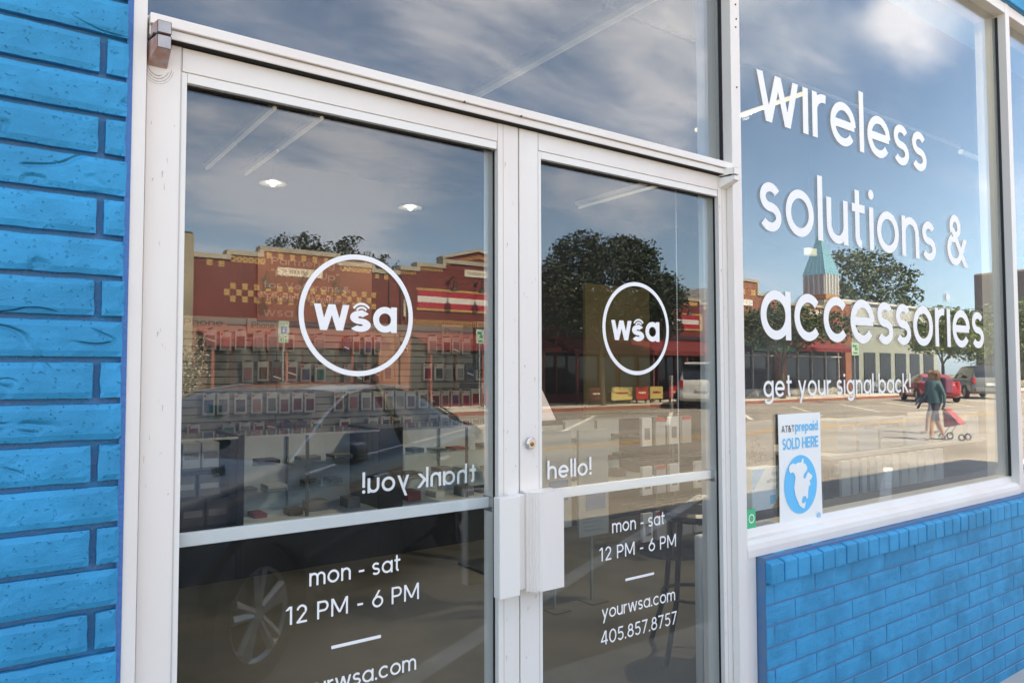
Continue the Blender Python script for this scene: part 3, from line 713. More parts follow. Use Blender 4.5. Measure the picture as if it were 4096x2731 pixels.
# scuffs and grime on the frame around the worn pivot and at the handles
gr = mat('frame_grime', (.40, .35, .31), .8, var=.4, vscale=120)
sm = MB()
for r0, w_, a0, a1 in ((.030, .0012, 200, 335), (.036, .0009, 215, 350), (.024, .0014, 190, 300), (.041, .0007, 240, 345)):
    for i in range(14):
        A0, A1 = radians(a0+(a1-a0)*i/14), radians(a0+(a1-a0)*(i+1)/14)
        sm.add([(.281+r*.75*cos(a), -.0246, 2.092+r*sin(a)) for a in (A0, A1) for r in (r0, r0+w_*(.5+random.random()))], [(0, 1, 3, 2)])
sm.build('grime_mark', gr, doorL)
for d, xa, xb in ((doorL, .266, .318), (doorL, 1.118, 1.176), (doorR, 1.188, 1.244), (doorR, 2.026, 2.06)):
    q = MB()
    for k in range(26):
        x = random.uniform(xa, xb); z = random.uniform(.55, 2.05); l = random.uniform(.002, .014); w_ = random.uniform(.0006, .0016)
        if .89 < z < 1.17: continue
        q.add([(x, -.0246, z), (x+w_, -.0246, z), (x+w_+random.uniform(-.003, .003), -.0246, z+l), (x, -.0246, z+l)], [(0, 1, 2, 3)])
    q.build('scuff', mat('frame_scuff', (.55, .51, .47), .7), d)
# ================================================================ inside the shop
random.seed(11)
wall_in = mat('shop_wall_paint', (.018, .018, .02), .8, var=.1, vscale=2)
conc = mat('polished_concrete', (.15, .14, .108), .4, var=.45, vscale=1.6, vcol=(.08, .075, .058), bump=.05, bscale=30)
dark_ceil = mat('shop_ceiling_paint', (.018, .02, .022), .9, var=.2)
top(MB().box(-10, 14, -.02, 10.2, -.20, -.001).build('shop_floor', conc), kind='structure')
top(MB().box(-10, 14, .3, 10.2, 3.75, 3.85).build('shop_ceiling', dark_ceil), kind='structure')
top(MB().box(.24, 14, 6.30, 6.45, 0, 3.75).build('shop_back_wall', wall_in), kind='structure')
top(MB().box(-.2, .2, .30, 6.29, 0, 3.75).build('shop_side_wall', wall_in), kind='structure')
top(MB().box(13.8, 14, .30, 10.2, 0, 5.6).build('shop_side_wall', wall_in), kind='structure')
top(MB().box(-10, 14, .3, 10.2, 5.5, 5.62).build('shop_roof', mat('roof_felt', (.15, .15, .15), .9)), kind='structure')
top(MB().box(-10, 14, 10.2, 10.4, 0, 5.6).build('shop_rear_wall', wall_in), kind='structure')
top(MB().box(-10, -9.8, .3, 10.2, 0, 5.6).build('shop_side_wall', wall_in), kind='structure')

tube_m = mat('lit_tube', (.05, .05, .05), .5, emit=(1, .86, .66), estr=.26)
tube_dim = mat('white_tube_dim', (.45, .44, .40), .5, emit=(1, .96, .88), estr=.02)
fit_m = mat('white_fitting', (.30, .30, .29), .5)
def tube_light(x, y0, y1, z, label, m, fit=True):
    t = thing('tube_light', label, 'lamp', (x, (y0+y1)/2, z), 'fluorescent tube lights')
    k = max(1, round((y1-y0)/1.2)); L_ = (y1-y0)/k
    for i in range(k): MB().tube((x, y0+i*L_+.03, z), (x, y0+(i+1)*L_-.03, z), .014, None, 10).build('tube', m, t)
    if fit: MB().box(x-.03, x+.03, y0, y1, z+.025, z+.065).build('batten', fit_m, t, .004)
    return t
tube_light(4.12, .92, 1.85, 3.20, 'lit fluorescent tube behind the word wireless', tube_m, False)
tube_light(2.50, .60, 2.30, 3.20, 'long pale tube light seen through the transom', tube_dim)
tube_light(1.54, 3.1, 4.9, 3.20, 'faint ceiling tube at the top left of the left door', tube_dim)
tube_light(1.86, 3.1, 4.9, 3.20, 'second faint ceiling tube from the left in the left door', tube_dim)
tube_light(5.07, 3.0, 4.2, 3.20, 'faint ceiling tube at the top of the right door', tube_dim)
t = thing('tube_light', 'short tube light along the facade at the window upper right', 'lamp', (6.4, .95, 3.2), 'fluorescent tube lights')
MB().tube((6.22, .95, 3.20), (6.72, .95, 3.20), .02, None, 10).build('tube', tube_dim, t)
MB().tube((2.4, .93, 3.23), (6.2, .95, 3.23), .012, None, 6).build('conduit', fit_m, t)
lv = thing('louvre_light', 'small cream louvred lamp beside the blue tower roof', 'lamp', (6.735, 2.58, 2.64))
for k in range(3): MB().box(6.66, 6.81, 2.55, 2.60, 2.645+k*.024, 2.664+k*.024).build('louvre', mat('cream_lamp', (.8, .75, .6), .5, emit=(1, .9, .65), estr=.10), lv)
MB().tube((6.735, 2.58, 2.71), (6.735, 2.58, 3.75), .002).build('cord', gasket, lv)

bulb_m = mat('lit_bulb', (1, 1, 1), .4, emit=(1, .98, .95), estr=3.0)
shade_m = mat('shade_enamel', (.80, .80, .76), .5)
for i, (x, z, lab) in enumerate(((2.30, 3.315, 'left flat white pendant lamp with lit bulb'), (3.80, 3.275, 'right flat white pendant lamp with lit bulb'))):
    t = thing('pendant_lamp', lab, 'lamp', (x, 5.5, z), 'pendant lamps')
    MB().lathe([(.02, .045), (.05, .038), (.13, .006), (.136, 0), (.13, .001), (.05, .022), (.02, .03)], (x, 5.5, z), 28).build('shade', shade_m, t, smooth=True)
    MB().lathe([(0, -.026), (.018, -.020), (.032, .0), (.034, .014), (.026, .030), (0, .034)], (x, 5.5, z), 16).build('bulb', bulb_m, t, smooth=True)
    MB().tube((x, 5.5, z+.04), (x, 5.5, 3.75), .004).build('cord', gasket, t)

for p_ in [o for o in bpy.data.objects if o.name.startswith('pendant_lamp')]:
    ld = bpy.data.lights.new('bulb_light', 'SPOT'); ld.spot_size = radians(150); ld.spot_blend = .6; ld.energy = 9; ld.color = (1, .95, .88); ld.shadow_soft_size = .03
    lo_ = bpy.data.objects.new('bulb_light', ld); COL.objects.link(lo_); lo_.parent = p_; lo_.location = (0, 0, -.06)
for p_, dz in ((bpy.data.objects['tube_light'], -.03),):
    ld = bpy.data.lights.new('tube_glow', 'POINT'); ld.energy = 34; ld.color = (1, .93, .82); ld.shadow_soft_size = .02
    lo_ = bpy.data.objects.new('tube_glow', ld); COL.objects.link(lo_); lo_.parent = p_; lo_.location = (0, 0, dz)

# slat wall
slat_m = mat('slatwall_grey', (.25, .243, .235), .6, var=.1, vscale=3)
groove = mat('slat_groove', (.11, .11, .11), .7)
sw = thing('slat_wall', 'grey slat wall hung with boxed phone cases at the back of the shop', 'shelving', (4, 6.28, 0))
MB().box(1.2, 5.40, 6.270, 6.299, .30, 2.06).build('backing', groove, sw)
for pn in range(3):
    x0, x1 = 1.2+pn*1.40, 1.2+pn*1.40+1.392; me = None
    for k in range(23):
        z0 = .305+k*.0762
        if me is None: o = MB().box(x0, x1, 6.235, 6.270, 0, .066).build('slat', slat_m, sw); me = o.data; o.location.z = z0; me_off = o.location
        else: o = bpy.data.objects.new('slat', me); COL.objects.link(o); o.parent = sw; o.location = (0, 0, z0)
upper_poster = thing('wall_poster', 'brown poster about rounding up for veterans above the slat wall', 'poster', (3, 6.25, 2))
MB().box(2.38, 3.68, 6.205, 6.215, 2.03, 2.78).build('panel', mat('tan_poster', (.13, .075, .055), .7, emit=None), upper_poster)
wv = mat('poster_print', (.24, .20, .18), .7)
for s, x0, x1, z, xh in (('Partnering to', 2.52, 3.42, 2.64, .055), ('"Round Up"', 2.52, 3.28, 2.51, .055), ('for Veterans &', 2.44, 3.42, 2.38, .055), ('Their Families', 2.44, 3.38, 2.25, .055), ('wsa', 2.44, 2.76, 2.08, .07)):
    lettering(s, x0, x1, z, xh, 6.2046, wv, upper_poster, res=8)
for i, (x0, x1, z0, z1, s, lb_) in enumerate(((1.60, 2.08, 1.90, 2.05, 'iPhone', 'left of the four'), (2.28, 2.60, 1.89, 2.055, 'iPhone', 'second of the four from the left'), (3.52, 3.80, 1.89, 2.03, 'cases', 'third of the four from the left'), (4.62, 4.93, 1.90, 2.07, 'iPhone', 'rightmost of the four'))):
    t = thing('shelf_sign', 'pale card sign on top of the slat wall, ' + lb_, 'sign', (x0, 6.2, z0), 'signs on the slat wall')
    MB().box(x0, x1, 6.215, 6.225, z0, z1).build('card', mat('sign_card', (.30, .25, .22), .7), t)
    lettering(s, x0+.04, x1-.04, z0+.06, .05, 6.2145, mat('sign_print', (.12, .10, .10), .7), t, res=8)

# hanging boxed cases
casecol = [('dark blue', (.02, .04, .12)), ('black', (.012, .012, .014)), ('plum', (.12, .02, .06)), ('grey', (.16, .16, .17)), ('teal', (.02, .12, .13)), ('brown', (.10, .05, .035)), ('wine red', (.10, .015, .02)), ('slate', (.05, .06, .075)), ('rose', (.22, .09, .095))]
card_m = [mat('package_white', (.37, .37, .37), .5), mat('package_grey', (.26, .26, .27), .5), mat('package_dark', (.06, .06, .065), .4), mat('package_clear', (.34, .34, .35), .25)]
red_m = mat('red_print', (.45, .02, .02), .5)
hook_m = mat('black_hook', (.02, .02, .02), .4)
ordn = ['first', 'second', 'third', 'fourth', 'fifth', 'sixth', 'seventh', 'eighth', 'ninth', 'tenth', 'eleventh', 'twelfth', 'thirteenth', 'fourteenth', 'fifteenth', 'sixteenth', 'seventeenth', 'eighteenth', 'nineteenth', 'twentieth', 'twenty-first', 'twenty-second', 'twenty-third', 'twenty-fourth', 'twenty-fifth', 'twenty-sixth', 'twenty-seventh', 'twenty-eighth']
rows = [(1.914, 1.714, 'top'), (1.597, 1.393, 'second'), (1.276, 1.060, 'third'), (.974, .845, 'fourth')]
for ri, (zt, zb, rn) in enumerate(rows):
    x = 1.84 if ri < 3 else 1.70; cnt = 0
    while x < 5.25 and cnt < 28:
        gapx = (3.02 < x < 3.2) or (4.08 < x < 4.22 and ri != 2)
        if random.random() < .10 or gapx: x += .19; continue
        nar = 3.2 < x < 3.75 and ri in (0, 1)
        w_ = (.085 if nar else random.choice((.112, .118, .124))); hgt = (zt-zb)*random.uniform(.88, 1.02)
        zz_ = zb+random.uniform(-.006, .006) + (0 if not nar else -.02)
        cn, cc = random.choice(casecol); ci = random.choice((0, 0, 1, 2, 3) if ri != 2 else (0, 0, 0, 1)); cm_ = card_m[ci]
        t = thing('phone_case_package', '%s package, %s case, %s from left in %s row of slat wall' % (('white', 'grey', 'dark', 'clear')[ci], cn, ordn[cnt], rn), 'package', (x+w_/2, 6.17, zz_), 'phone case packages on the slat wall')
        ta = random.uniform(-.02, .02)
        MB().box(x, x+w_, 6.150+ta, 6.172+ta, zz_, zz_+hgt).build('card', cm_, t)
        iw = w_*.16; MB().box(x+iw, x+w_-iw, 6.140+ta, 6.1495+ta, zz_+hgt*.12, zz_+hgt*.72).build('case', mat('case_'+cn.replace(' ', '_'), cc, .25), t)
        if random.random() < .6: MB().box(x+.008, x+.03, 6.1485+ta, 6.1497+ta, zz_+hgt-.032, zz_+hgt-.012).build('price_mark', red_m, t)
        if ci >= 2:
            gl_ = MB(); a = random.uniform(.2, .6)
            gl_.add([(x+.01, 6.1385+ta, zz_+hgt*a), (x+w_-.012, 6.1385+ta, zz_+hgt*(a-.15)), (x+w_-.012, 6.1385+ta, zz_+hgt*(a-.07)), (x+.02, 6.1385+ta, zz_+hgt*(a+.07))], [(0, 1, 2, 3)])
            gl_.build('film_streak', mat('glossy_film', (.6, .6, .6), .15), t)  # pale slanting strip across the package front
        MB().tube((x+w_/2, 6.08, zz_+hgt+.012), (x+w_/2, 6.234, zz_+hgt+.012), .007, None, 5).build('hook', hook_m, t)
        x += w_+random.choice((.022, .03, .045)) + (.03 if ri == 0 and random.random() < .3 else 0); cnt += 1

# display counters
whitep = mat('case_white_panel', (.84, .86, .88), .5, var=.15, vscale=2); blackp = mat('counter_black', (.008, .008, .009), .35)
edge_m = mat('bright_edge', (.65, .65, .65), .3, metal=.4); cg = glass_mat('case_glass', (.97, .98, .98), .03)
post_m = mat('chrome_upright', (.35, .36, .37), .25, metal=.8)
bxm = [mat('stock_box_dark', (.035, .035, .04), .5), mat('stock_box_grey', (.20, .20, .21), .5), mat('stock_box_white', (.55, .56, .57), .5), mat('stock_box_red', (.35, .03, .03), .5)]
def counter(label, x0, x1, white=True):
    d = thing('display_counter', label, 'counter', ((x0+x1)/2, 4.1, 0), 'display counters')
    MB().box(x0, x1, 3.90, 4.50, 0, .375).build('base', blackp, d)
    MB().box(x0, x1, 4.46, 4.50, .376, 1.0).build('back_panel', whitep if white else blackp, d)
    MB().box(x0, x1, 3.901, 4.455, .376, .385).build('deck', whitep if white else blackp, d)
    MB().box(x0-.002, x1+.002, 3.89, 4.50, 1.005, 1.017).build('top_glass', cg, d)
    MB().box(x0-.004, x1+.004, 3.882, 3.889, 1.004, 1.020).build('top_edge', edge_m, d)
    MB().box(x0+.004, x1-.004, 3.900, 3.906, .390, 1.003).build('front_glass', cg, d)
    for z in (.590, .790): MB().box(x0+.01, x1-.01, 3.93, 4.44, z, z+.008).build('glass_shelf', glass_mat('shelf_glass', (.90, .95, .94), .05), d)
    k = max(1, int((x1-x0)/1.1))
    for i in range(k):
        xx = x0+(x1-x0)*(i+.45)/k; MB().box(xx-.012, xx+.012, 3.912, 3.926, .386, 1.003).box(xx+.02, xx+.032, 4.43, 4.455, .386, 1.003).build('upright', post_m, d)
    return d
counter('black display counter with product boxes at the left edge of the left door', .60, 1.545, False)
counter('lit display counter between the two black pillars', 1.600, 2.660)
counter('lit display counter right of the second black pillar', 2.886, 4.30)
counter('lit display counter seen through the right door', 4.36, 5.9)
for i, (a, b) in enumerate(((1.546, 1.599), (2.662, 2.884))):
    t = thing('counter_pillar', ('narrow', 'wide')[i]+' black pillar between the display counters', 'pillar', ((a+b)/2, 4.1, 0))
    MB().box(a, b, 3.895, 4.50, 0, 1.03).build('column', blackp, t, .003)
names = ('dark', 'grey', 'white', 'red')
cn_ = 0
for lev, z in enumerate((.3865, .599, .799)):
    for x0, x1 in ((1.64, 2.6), (2.95, 4.2), (4.45, 5.8)):
        x = x0+random.uniform(0, .1); j = 0
        while x < x1-.12:
            w_ = random.uniform(.09, .17); h_ = random.choice((.016, .018, .022, .026, .035)) if lev else random.choice((.03, .05, .08))
            ci = random.choice((0, 0, 1, 2, 0, 1, 0, 3))
            dep = random.uniform(.12, .2); yy = 4.0+random.uniform(-.03, .1)
            o = MB().box(x, x+w_, yy, yy+dep, z, z+h_).build('stock_box', bxm[ci], None, .002, seg=1)
            top(o, '%s accessory box, %s from left, %s shelf, %s' % (names[ci], ordn[j], ('bottom', 'middle', 'top')[lev], 'counter between pillars' if x0 < 2 else ('counter right of wide pillar' if x0 < 4 else 'rightmost counter')), 'box', 'accessory boxes in the display counters')
            x += w_+random.uniform(.05, .18); j += 1
# dark boxes in the left counter
for i, (x, z, w_, h_, m_, lb_) in enumerate(((.95, .80, .24, .17, mat('kraft_box', (.42, .33, .18), .6), 'kraft coloured box behind the left counter glass'), (1.20, .80, .12, .18, bxm[2], 'white box left of its twin in the left counter'), (1.33, .80, .12, .18, bxm[2], 'white box right of its twin in the left counter'),
        (.98, .60, .14, .15, bxm[1], 'grey printed box on the middle shelf of the left counter'), (1.14, .60, .15, .15, bxm[1], 'second grey printed box on the middle shelf of the left counter'), (1.31, .60, .15, .15, bxm[1], 'third grey printed box on the middle shelf of the left counter'),
        (.95, .387, .22, .14, mat('dark_red_box', (.16, .015, .03), .5), 'dark red box at the bottom of the left counter'), (1.20, .387, .15, .19, bxm[0], 'black box with pale edges at the bottom of the left counter'), (1.37, .387, .15, .19, bxm[0], 'black box nearest the narrow pillar, bottom of the left counter'))):
    t = thing('product_box', lb_, 'box', (x, 4.05, z), 'boxes in the left counter')
    MB().box(x, x+w_, 4.0, 4.15, z, z+h_).build('carton', m_, t, .003, seg=1)
    MB().box(x+.012, x+w_-.012, 3.998, 3.9995, z+h_*.35, z+h_*.6).build('label', bxm[1] if m_ is not bxm[1] else bxm[2], t)

# standing boards, stool, cabinet and spinner seen through the right door
brd = mat('info_board', (.30, .32, .30), .6); brt = mat('info_board_print', (.28, .30, .30), .6)
for i, (x0, x1, z0, z1) in enumerate(((2.84, 3.085, .50, 1.112), (3.145, 3.405, .42, 1.105))):
    t = thing('info_board', ('left', 'right')[i]+' pale standing information board behind the right door', 'board', ((x0+x1)/2, 2, 0), 'standing information boards')
    MB().box(x0, x1, 1.99, 2.01, z0, z1).build('panel', brd, t, .003)
    MB().box((x0+x1)/2-.008, (x0+x1)/2+.008, 2.0105, 2.025, 0, z0+.3).build('stand', brd, t); MB().box(x0+.06, x1-.06, 1.93, 2.07, 0, .006).build('foot', conc, t)
    MB().box(x0+.04, x1-.07, 1.988, 1.9895, z0+.36, z0+.46).build('print_block', brt, t)
    MB().box(x0+.06, x1-.03, 1.988, 1.9895, z0+.17, z0+.30).build('print_block', navy, t)
    for k in range(4): MB().box(x0+.04, x1-.06-.02*(k % 2), 1.988, 1.9895, z0+.04+k*.026, z0+.052+k*.026).build('print_line', brt, t)
t = thing('desk_sign', 'small tilted desk sign left behind the right door glass', 'sign', (2.8, 2.2, 1.1))
MB().add([(2.78, 2.1, 1.17), (3.05, 2.1, 1.17), (3.02, 2.25, 1.42), (2.80, 2.25, 1.42), (2.78, 2.112, 1.17), (3.05, 2.112, 1.17), (3.02, 2.262, 1.42), (2.80, 2.262, 1.42)], [(0, 1, 2, 3), (7, 6, 5, 4), (0, 4, 5, 1), (1, 5, 6, 2), (2, 6, 7, 3), (3, 7, 4, 0)]).build('card', mat('desk_card', (.55, .50, .55), .5), t)
MB().box(2.76, 3.07, 2.05, 2.35, 1.14, 1.168).build('ledge', blackp, t); MB().box(2.89, 2.94, 2.2, 2.25, 0, 1.14).build('post', blackp, t)
st = thing('bar_stool', 'black round stool on a bent leg frame behind the right door', 'stool', (3.10, 1.0, 0))
sx_, sy_ = 3.10, 1.02
MB().lathe([(0, .70), (.16, .70), (.175, .715), (.175, .735), (.15, .75), (0, .752)], (sx_, sy_, 0), 24).build('seat', blackp, st, smooth=False)
for a in (3.3, 1.75, .2, 4.9):
    e = Vector((sx_+.27*cos(a), sy_+.27*sin(a), .0)); k = Vector((sx_+.17*cos(a), sy_+.17*sin(a), .30)); s0 = Vector((sx_+.13*cos(a), sy_+.13*sin(a), .70))
    MB().path([s0, k, e], .014, 8).build('leg', blackp, st)
MB().lathe([(.165, .30), (.178, .305), (.178, .318), (.165, .318), (.165, .30)], (sx_, sy_, 0), 24).build('foot_ring', blackp, st)
cbn = thing('cabinet', 'plain pale panel cabinet at the right edge of the right door', 'cabinet', (2.8, .45, 0))
MB().box(2.435, 3.15, .42, .455, .03, .800).build('carcass', mat('pale_cabinet', (.80, .82, .80), .5), cbn, .012, seg=3)
MB().box(2.46, 3.12, .43, .60, 0, .029).build('plinth', blackp, cbn)
MB().box(2.438, 3.147, .4165, .4195, .06, .42).build('door', mat('pale_cabinet_door', (.79, .81, .79), .45), cbn)
sp = thing('spinner_rack', 'wire spinner rack of small white boxes behind the right door', 'rack', (4.7, 2.5, 0))
MB().tube((4.70, 2.6, 0), (4.70, 2.6, 1.45), .02).build('pole', post_m, sp); MB().lathe([(0, 0), (.3, 0), (.3, .03), (0, .05)], (4.70, 2.6, 0), 20).build('foot', blackp, sp)
rk = MB()
for z in (1.16, .78, .42): rk.path([(4.2, 2.5, z), (5.15, 2.5, z)], .006).path([(4.2, 2.7, z), (5.15, 2.7, z)], .006).path([(4.2, 2.6, z), (5.15, 2.6, z)], .006)
rk.build('wire_shelf', post_m, sp)
for r_, z in enumerate((.90, .52, .16)):
    for k in range(6):
        if (r_ + k) % 5 == 4: continue
        o = MB().box(4.22+k*.155, 4.33+k*.155, 2.47, 2.50, z, z+.22).build('small_box', [bxm[2], card_m[0]][k % 2], None, .002, seg=1)
        top(o, 'small white box, %s from the left in the %s row of the spinner rack' % (ordn[k], ('top', 'middle', 'bottom')[r_]), 'box', 'boxes on the spinner rack')
        q = MB().box(4.22+k*.155, 4.33+k*.155, 2.468, 2.4695, z+.19, z+.22).build('red_band', red_m, o) if k % 2 else MB().box(4.245+k*.155, 4.305+k*.155, 2.468, 2.4695, z+.05, z+.14).build('picture', mat('case_grey', (.16, .16, .17), .25), o)
tv = thing('monitor', 'dark screen at the upper left behind the right door glass', 'screen', (3.2, 3, 1.6))
MB().box(3.02, 3.62, 3.0, 3.05, 1.50, 1.86).build('screen', mat('dark_screen', (.012, .018, .03), .2), tv, .006)
MB().box(3.0, 3.55, 2.9, 3.2, 1.36, 1.40).build('shelf', bxm[1], tv); MB().box(3.28, 3.34, 3.06, 3.10, 0, 1.70).build('stand', blackp, tv); MB().box(3.05, 3.6, 2.9, 3.3, 0, .02).build('foot', blackp, tv)
ch = thing('ball_chain', 'white ball chain of a blind at the right door glass', 'chain', (2.0, .12, 1.1))
cc_ = MB()
for i in range(120):
    z = 1.12+i*.0083*1.05
    cc_.tube((1.950, .100, z), (1.950, .100, z+.0052), .0018, None, 5)
cc_.build('beads', vinyl, ch)
MB().box(1.945, 1.955, .095, .105, 2.16, 2.18).build('bracket', alu, ch)
# stock behind the big window
gc = [mat('glass_box_card', (.50, .48, .45), .6), mat('glass_box_card_blue', (.42, .45, .48), .6)]
tb = thing('window_table', 'long table of boxes behind the big window', 'table', (5.2, 1.1, 0))
MB().box(4.3, 7.0, .95, 1.6, .93, .955).build('top', gc[0], tb, .004)
for x, y in ((4.35, 1.0), (6.95, 1.0), (4.35, 1.55), (6.95, 1.55)): MB().box(x-.02, x+.02, y-.02, y+.02, 0, .929).build('leg', blackp, tb)
for k, (x, w_, h_) in enumerate(((4.47, .22, .21), (4.73, .24, .20), (5.0, .31, .20), (5.36, .34, .19), (5.78, .46, .21), (6.32, .2, .2))):
    t = thing('stock_carton', 'pale carton marked glass, %s from the left behind the big window' % ordn[k], 'box', (x, 1.05, .957), 'cartons on the window table')
    MB().box(x, x+w_, 1.0, 1.2, .957, .957+h_).build('carton', gc[k % 2], t, .003, seg=1)
    lettering('GLASS', x+w_*.25, x+w_*.8, .957+h_*.68, .018, .9985, mat('carton_print', (.22, .20, .19), .7), t, res=6)
fn = thing('slatted_stand', 'low white slatted stand at the foot of the big window', 'stand', (4.3, .6, 0))
for k, (x, w_) in enumerate(((3.82, .085), (3.93, .06), (4.03, .05), (4.11, .05), (4.19, .055), (4.28, .06), (4.37, .065), (4.47, .07), (4.57, .08), (4.68, .06), (4.77, .10), (4.9, .10))):
    MB().box(x, x+w_, .60, .615, .30, .99).build('slat', gc[0] if k % 2 else mat('slat_pale', (.58, .57, .54), .6), fn)
MB().box(3.80, 5.02, .616, .63, .92, .97).build('rail', gc[0], fn); MB().box(3.80, 5.02, .616, .63, .30, .34).build('rail', gc[0], fn); MB().box(3.80, 5.02, .58, .68, 0, .299).build('base', blackp, fn)
# glossy black headphones on a stand at the window corner
gloss = mat('gloss_black', (.006, .006, .007), .08, coat=.5)
for k, (x, z, r_) in enumerate(((2.93, 1.125, .036), (2.90, 1.055, .034), (2.985, 1.055, .036), (3.055, 1.04, .030))):
    t = thing('headphones', 'glossy black headphones, %s on the dark display at the window corner' % ('uppermost', 'left of the lower three', 'middle of the lower three', 'right of the lower three')[k], 'headphones', (x, .5, z), 'headphones on the dark display')
    for sgn in (-1, 1): MB().lathe([(0, -.014), (r_*.45, -.013), (r_*.62, -.006), (r_*.62, .006), (r_*.4, .012), (0, .013)], (x+sgn*r_*.62, .49, z-.01), 16, 'y').build('ear_cup', gloss, t, smooth=True)
    pts = [(x+r_*.8*cos(a), .50, z+r_*.9*sin(a)) for a in [pi*i/10 for i in range(11)]]
    MB().path(pts, .005, 6).build('headband', gloss, t)
dk = thing('dark_display', 'black display plinth behind the box in the window corner', 'stand', (3.0, .5, 0))
MB().box(2.84, 3.18, .46, .62, 0, 1.008).build('plinth', mat('display_grey', (.035, .035, .037), .5), dk, .004)
MB().box(2.86, 3.16, .56, .585, 1.009, 1.24).build('back_board', mat('display_grey2', (.12, .125, .13), .5), dk, .003)
wl = thing('window_ledge', 'dark inner ledge behind the window sill', 'ledge', (3.2, .3, .8))
MB().box(2.95, 7.2, .125, .40, .82, .86).build('board', mat('ledge_dark', (.07, .065, .06), .6), wl)
MB().box(2.95, 7.2, .36, .40, 0, .819).build('front', mat('ledge_dark', (.07, .065, .06), .6), wl)

wp = thing('wall_panel', 'plain tan panel on the dark back wall behind the right door logo', 'panel', (7.5, 6.28, 1))
MB().box(7.0, 8.3, 6.25, 6.299, .9, 2.75).build('panel', mat('tan_panel', (.30, .24, .12), .7), wp)
# ================================================================ the street in front, seen as reflection
random.seed(23)
road_m = mat('street_concrete', (.29, .265, .235), .85, var=.38, vscale=.8, vcol=(.185, .17, .15), bump=.4, bscale=7, stretch=(.45, 1, 1))
walk_m = mat('pavement_concrete', (.56, .53, .48), .85, var=.25, vscale=.9, bump=.2, bscale=20)
white_p = mat('road_paint_white', (.68, .67, .63), .7, var=.3, vscale=3); yel_p = mat('road_paint_yellow', (.62, .34, .06), .7, var=.3, vscale=3)
kerb_m = mat('red_kerb_paint', (.34, .12, .09), .8, var=.3, vscale=2)
top(MB().add([(-600, -700, -.13), (700, -700, -.13), (700, 60, -.13), (-600, 60, -.13)], [(0, 1, 2, 3)]).build('ground', mat('open_ground', (.20, .19, .13), .95, var=.3, vscale=.05)), kind='structure')
top(MB().box(-120, 260, -20.5, -1.30, -.22, -.012).build('road', road_m), kind='structure')
top(MB().box(-60, 120, -1.298, -.021, -.15, 0).build('near_pavement', walk_m), kind='structure')
top(MB().box(-60, 120, -24.6, -20.66, -.15, .12).build('far_pavement', walk_m), kind='structure')
top(MB().box(-60, 120, -20.655, -20.505, -.15, .115).build('kerb', kerb_m), kind='structure')
def mark(name, p0, p1, w, m, z=-.008):
    a, b = Vector(p0), Vector(p1); d = (b-a).normalized(); n = Vector((-d.y, d.x))*w/2
    return top(MB().add([(a.x-n.x, a.y-n.y, z), (b.x-n.x, b.y-n.y, z), (b.x+n.x, b.y+n.y, z), (a.x+n.x, a.y+n.y, z)], [(0, 1, 2, 3)]).build(name, m), kind='structure')
mark('centre_line', (-60, -9.68), (120, -9.68), .11, yel_p); mark('centre_line', (-60, -9.92), (120, -9.92), .11, yel_p)
for k in range(-4, 12): mark('parking_line', (12.1+3.9*k, -12.9), (17.5+3.9*k, -17.6), .13, white_p)
for k in range(-3, 12): mark('parking_line', (1.6+4.4*k, -1.55), (7.2+4.4*k, -4.35), .13, white_p)

# --- facade bricks and trims
bk = brick_mat('red_brick', (.19, .028, .028), (.14, .022, .024), (.15, .045, .042))
bk2 = brick_mat('orange_brick', (.30, .105, .06), (.23, .08, .05), (.33, .18, .12))
lime = mat('limestone_cap', (.42, .385, .32), .8, var=.2, vscale=.8, bump=.2, bscale=6)
tanb = mat('yellow_brick', (.52, .32, .13), .8, var=.25, vscale=8); strp_r = mat('stripe_red', (.42, .022, .05), .6); strp_w = mat('stripe_white', (.66, .64, .62), .6)
awn = mat('red_awning', (.17, .018, .020), .7, var=.2, vscale=1); awn_g = mat('green_awning', (.025, .12, .075), .7); dkband = mat('dark_fascia', (.045, .03, .05), .6)
redp = mat('red_post_paint', (.24, .06, .04), .55); shopglass = mat('shop_window_glass', (.018, .02, .024), .06, spec=.7); sofm = mat('awning_soffit', (.08, .03, .03), .9)
blk = mat('black_iron', (.012, .015, .02), .5)
Y = -24.5
def build_walls(name, label, steps, depth, m, capm=lime, zcut=None, cat='building'):
    """stepped parapet front: steps [(x0, x1, ztop)]"""
    b = thing(name, label, cat, ((steps[0][0]+steps[-1][1])/2, Y, 0))
    w = MB(); c = MB()
    for i, (x0, x1, z) in enumerate(steps):
        w.box(x0, x1-.0005, Y-.4, Y, 3.05, z-.16); c.box(x0-.0, x1-.001, Y-.45, Y+.05, z-.16, z)
        for zo, xe, s in ((steps[i-1][2] if i else z, x0, -1), (steps[i+1][2] if i+1 < len(steps) else z, x1, 1)):
            if zo < z-.02: c.box(xe-.14 if s > 0 else xe-.001, xe+.001 if s > 0 else xe+.14, Y-.452, Y+.052, zo-.16, z-.161)
    w.build('wall', m, b); c.build('parapet_cap', capm, b)
    x0, x1 = steps[0][0], steps[-1][1]; zb = min(s[2] for s in steps)-.3
    MB().box(x0+.01, x1-.01, Y-depth, Y-.41, 0, zb).build('rear_block', m, b)
    return b
